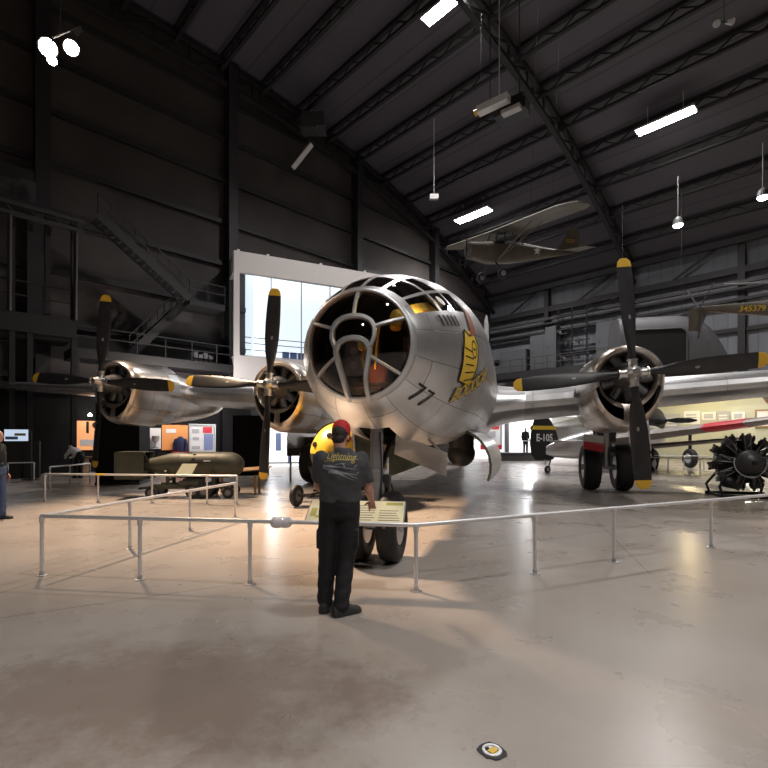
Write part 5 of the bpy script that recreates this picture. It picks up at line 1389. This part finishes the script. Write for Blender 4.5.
mb.loft([[V((x,5.2+ch*c_+abs(x)*.06,1.05+abs(x)*.10+ch*z)) for c_,z in ((0,0),(.1,.05),(.4,.065),(1,0),(.4,-.045),(.1,-.035))] for x,ch in ((.3,2.5),(2.5,2.1),(5.0,1.6),(5.6,.7))])
wg = mb.build('wing','plane_dull',t,auto=40)
mb = MB()
mb.loft([[V((-x,5.2+ch*c_+abs(x)*.06,1.05+abs(x)*.10+ch*z)) for c_,z in ((0,0),(.1,.05),(.4,.065),(1,0),(.4,-.045),(.1,-.035))] for x,ch in ((.3,2.5),(2.5,2.1),(5.0,1.6),(5.6,.7))]); mb.build('wing','alu_plain',t,auto=40)
for sg in (-1,1): mb = MB(); mb.tube((sg*1.5,6,1.2),(sg*1.5,6,.4),.06); wheel(mb,(sg*1.5,6,.36),.36,.2); mb.build('main_wheel',parent=t)
mb = MB(); mb.loft([oval((0,y,z),rx,rz_) for y,z,rx,rz_ in ((4.6,2.1,.3,.2),(5.2,2.3,.35,.3),(6.2,2.3,.3,.25))]); mb.build('canopy','black',t,smooth=True)

# olive fighter nose with black propeller, and its long red-banded wing
oc = G(668,27); t = thing('fighter_airplane', 'olive fighter with black propeller and long red-banded wing, right background', 'airplane', (oc.x,oc.y,0))
mb = MB(); mb.m('plane_olive'); mb.lathe([(0,.3),(.1,.75),(.5,.95),(1.6,1.0),(3,.95),(6,.6),(9,.25)],(-.6,0,2.6),(-.35,.93,-.02),26); fu = mb.build('fuselage',parent=t,smooth=True,auto=50)
mb = MB(); mb.m('orange'); mb.lathe([(.9,1.0),(1.3,1.015),(1.7,1.01)],(-.6,0,2.6),(-.35,.93,-.02),26,False); mb.build('engine_band',parent=fu,smooth=True)
mb = MB(); mb.lathe([(-.5,.05),(-.3,.2),(.1,.25)],(-.55,-.1,2.6),(-.35,.93,0),16); hb_ = mb.build('propeller','black',t)
for sg in (-1,1):
    mb = MB(); mb.loft([[V((-.45+sg*r,-.3,2.62))+V((0,.03*math.cos(a),w_*math.sin(a))) for a in [2*math.pi*i/10 for i in range(10)]] for r,w_ in ((.15,.07),(.8,.16),(1.5,.15),(1.9,.05))]); mb.build('blade','blade_black',hb_,smooth=True)
w0 = acl_w = None
pA = P(640,437,22.0); pB = P(768,421,17.5); pD = (pB-pA); Mi = MW[t].inverted()
e_ = V((-pD.y,pD.x,0)).normalized()
def wpt(k, c_, z): 
    ch = 3.0*(1-.35*k); return Mi @ (pA+pD*k+e_*ch*c_+V((0,0,z*ch)))
mb = MB(); mb.loft([[wpt(k,c_,z) for c_,z in ((-.35,0),(-.25,.06),(0,.09),(.6,.0),(0,-.07),(-.25,-.05))] for k in (-.3,0,.3,.6,1.0,1.25)]); wg = mb.build('wing','plane_dull',t,auto=40)
mb = MB(); mb.loft([[wpt(k,c_,z) for c_,z in ((-.36,0),(-.25,.068),(0,.098),(.5,.02),(0,-.078),(-.25,-.058))] for k in (.62,.90)]); mb.build('wing_band','red_paint',wg,auto=40)
for px,d in ((690,25.5),(652,25.5)):
    c = Mi @ G(px,d); mb = MB(); mb.tube(c+V((0,0,2.2)),c+V((0,0,.6)),.08); wheel(mb,c+V((0,0,.52)),.52,.3); mb.build('main_wheel',parent=t,auto=40)

# ------------------------------------------------------------------ lit exhibit walls on the right
se = 4.0
q0 = q_at(630,se); q1 = q_at(800,se); t = thing('exhibit_wall', 'long pale yellow exhibition wall hung with pictures on the right', 'exhibit wall', HV(se,(q0+q1)/2,0))
mb = MB(); hbox(mb,se-.3,se,q0,q1,0,4.3); mb.build('wall_board','exhibit_pale',t,world=True)
mb = MB(); hbox(mb,se-.35,se+.25,q0,q1,4.3,4.5); mb.build('cornice','wood',t,world=True)
for i,(px0,px1,py0,py1,m_) in enumerate(((684,700,411,424,'exhibit_white'),(702,716,412,420,'exhibit_white'),(717,730,411,426,'print_grey'),(732,745,412,420,'exhibit_white'),(705,714,422,428,'print_grey'),(757,772,411,426,'exhibit_white'),(664,680,414,430,'print_grey'))):
    qa,qb = q_at(px0,se),q_at(px1,se); dm = C0.y-VX.y*se+NX.y*(qa+qb)/2
    mb = MB(); hbox(mb,se,se+.06,qa,qb,CAMH+(HY-py1)/F*dm,CAMH+(HY-py0)/F*dm); pc_ = mb.build('picture',m_,t,world=True)
    if i == 5:
        mb = MB(); z0,z1 = CAMH+(HY-py1)/F*dm,CAMH+(HY-py0)/F*dm
        for a in ((qa-.1,qa,z0-.1,z1+.1),(qb,qb+.1,z0-.1,z1+.1),(qa,qb,z0-.1,z0),(qa,qb,z1,z1+.1)): hbox(mb,se,se+.1,*a)
        mb.build('picture_frame','wood',pc_,world=True)
    else:
        mb = MB()
        for k in range(3): z = CAMH+(HY-(py0+(py1-py0)*(.3+.2*k)))/F*dm; hbox(mb,se+.06,se+.07,qa+(qb-qa)*.15,qa+(qb-qa)*.8,z-.05,z+.05)
        mb.build('picture_print','print_grey' if m_ != 'print_grey' else 'exhibit_white',pc_,world=True)
# bright booth in the middle distance
bc = G(530,37); t = thing('exhibit_booth', 'bright white exhibit booth with red-trimmed boards beyond the numbered black tail', 'exhibit wall', (bc.x,bc.y,0))
mb = MB(); mb.box((-.6,.5,1.9),(9,.2,3.8)); mb.build('back_wall','hall_glow',t)
mb = MB(); mb.box((-.6,.1,4.0),(9,1.0,.6)); mb.build('lintel','exhibit_black',t)
for i,(x,w_,z0,z1) in enumerate(((-3.0,1.7,.7,3.1),(3.1,2.6,1.4,3.3),(.9,.5,.9,2.6))):
    mb = MB(); mb.box((x,.3,(z0+z1)/2),(w_,.1,z1-z0)); bo = mb.build('board','exhibit_white',t)
    mb = MB(); mb.m('red_paint'); mb.box((x,.24,z0+.18),(w_,.04,.36)); mb.m('print_grey'); mb.box((x-.1*w_,.24,z0+(z1-z0)*.5),(w_*.6,.03,.5)); mb.m('red'); mb.box((x+.2*w_,.24,z0+(z1-z0)*.75),(w_*.35,.03,.4)); mb.build('board_print',parent=bo)
mb = MB(); mb.box((-1.8,.1,1.9),(.25,.4,3.8)); mb.build('pillar','plane_grey',t)
c = G(522,34); mb = MB(); mb.box((c.x,c.y,.26),(3.6,1.6,.52)); mb.box((c.x,c.y,.54),(3.7,1.7,.05)); solo('low_platform', mb, 'plane_grey', 'low grey platform in front of the bright booth', 'platform')
human('dark silhouetted person standing on the low grey platform before the bright booth', G(525.5,34,.565), R(180), dict(base_pose), dict(shirt='black_knit',trousers='black_knit',shoe='shoe'), hair='hair', remesh=.02, hands=False, long_sleeve=True)
c = G(568,31); mb = MB(); mb.box((c.x,c.y,1.6),(3.2,.15,1.5)); mb.m('red_paint'); mb.box((c.x,c.y-.09,1.15),(3.2,.05,.5)); mb.box((c.x-1.5,c.y,.4),(.1,.1,.85)); mb.box((c.x+1.5,c.y,.4),(.1,.1,.85))
mb.mats = ['exhibit_white','red_paint']; solo('notice_board', mb, None, 'white board with a red lower band left of the right main wheels', 'board')

# floor outlet in the foreground
c = G(492,2.43); t = thing('floor_outlet', 'small chipped floor box with yellow inside, alone on the foreground floor', 'floor box', (c.x,c.y,0), R(10))
mb = MB(); pts = [V(((.062+.018*random.random())*math.cos(a),(.062+.018*random.random())*math.sin(a),.001)) for a in [2*math.pi*i/18 for i in range(18)]]; mb.poly(pts,(0,0,.004)); mb.build('chipped_edge','steel_dark',t)
mb = MB(); mb.lathe([(.004,.052),(.010,.050),(.010,.036),(.006,.034)],(0,0,0),(0,0,1),24); mb.build('rim','frame_alu',t)
mb = MB(); mb.box((.002,-.006,.0085),(.048,.034,.006),rz=.5); mb.build('label_plate','bomb_yellow',t)
mb = MB(); mb.box((-.022,.012,.010),(.02,.015,.008)); mb.build('socket','black',t)

# ------------------------------------------------------------------ lamps of the hall, added lights in the bomber cabin
def spot(name, loc, target, e, col=(1,1,1), ang=100, rad=.3, blend=.6):
    l = bpy.data.lights.new(name,'SPOT'); l.energy = e; l.color = col; l.spot_size = R(ang); l.spot_blend = blend; l.shadow_soft_size = rad
    o = bpy.data.objects.new(name,l); COL.objects.link(o); o.location = loc
    o.rotation_euler = (V(target)-V(loc)).to_track_quat('-Z','Y').to_euler(); return o
def point(name, loc, e, col=(1,1,1), rad=.15):
    l = bpy.data.lights.new(name,'POINT'); l.energy = e; l.color = col; l.shadow_soft_size = rad
    o = bpy.data.objects.new(name,l); COL.objects.link(o); o.location = loc; return o
for s,q in ((26,44),(44,44),(60,34),(30,60),(50,60),(14,40),(36,30)):
    p = HV(s,q,arch(s)-1.6); spot('hall_lamp', p, (p.x,p.y,0), 6000, (1,.955,.92), 118, .6)
for p in LP: spot('strip_lamp', p-V((0,0,.15)), (p.x,p.y,0), 6000, (1,.96,.95), 140, .5)
SL = P(60,46,15)+V((.2,-.25,-.4))
spot('stage_lamp', SL, (0.0,9.3,1.6), 30000, (1,.70,.47), 30, .8, .9)
spot('stage_lamp', SL+V((.6,0,-.1)), (-4.5,11.0,1.2), 14000, (1,.72,.48), 40, .3, .7)
point('cabin_fill', MW[AC] @ V((.69,.97,3.28)), 5, (1,.70,.28), .03)  # added light for the yellow glow behind the side pane
point('cabin_fill', MW[AC] @ V((-.05,.85,2.5)), 2.5, (1,.40,.2), .05)  # added orange light low in the nose, reddens the seat
q = q_at(690,7); dm = HV(7,q,4.2); point('exhibit_lamp', dm, 300, (1,.82,.45)); point('exhibit_lamp', HV(7,q_at(750,7),4.2), 200, (1,.93,.75))
point('exhibit_lamp', HV(s_at(170,4),4,4.5), 280, (1,.85,.75)); point('exhibit_lamp', HV(s_at(205,4),4,4.5), 240, (1,.95,.95))
point('exhibit_lamp', G(530,35.5,3.4), 300, (.95,.97,1)); point('exhibit_lamp', G(272,24.8,2.9), 120, (.95,.97,1))
point('office_lamp', pc+pu_*2.5+pw*1.5+V((0,0,14)), 400, (1,.9,.85), .3) if False else None
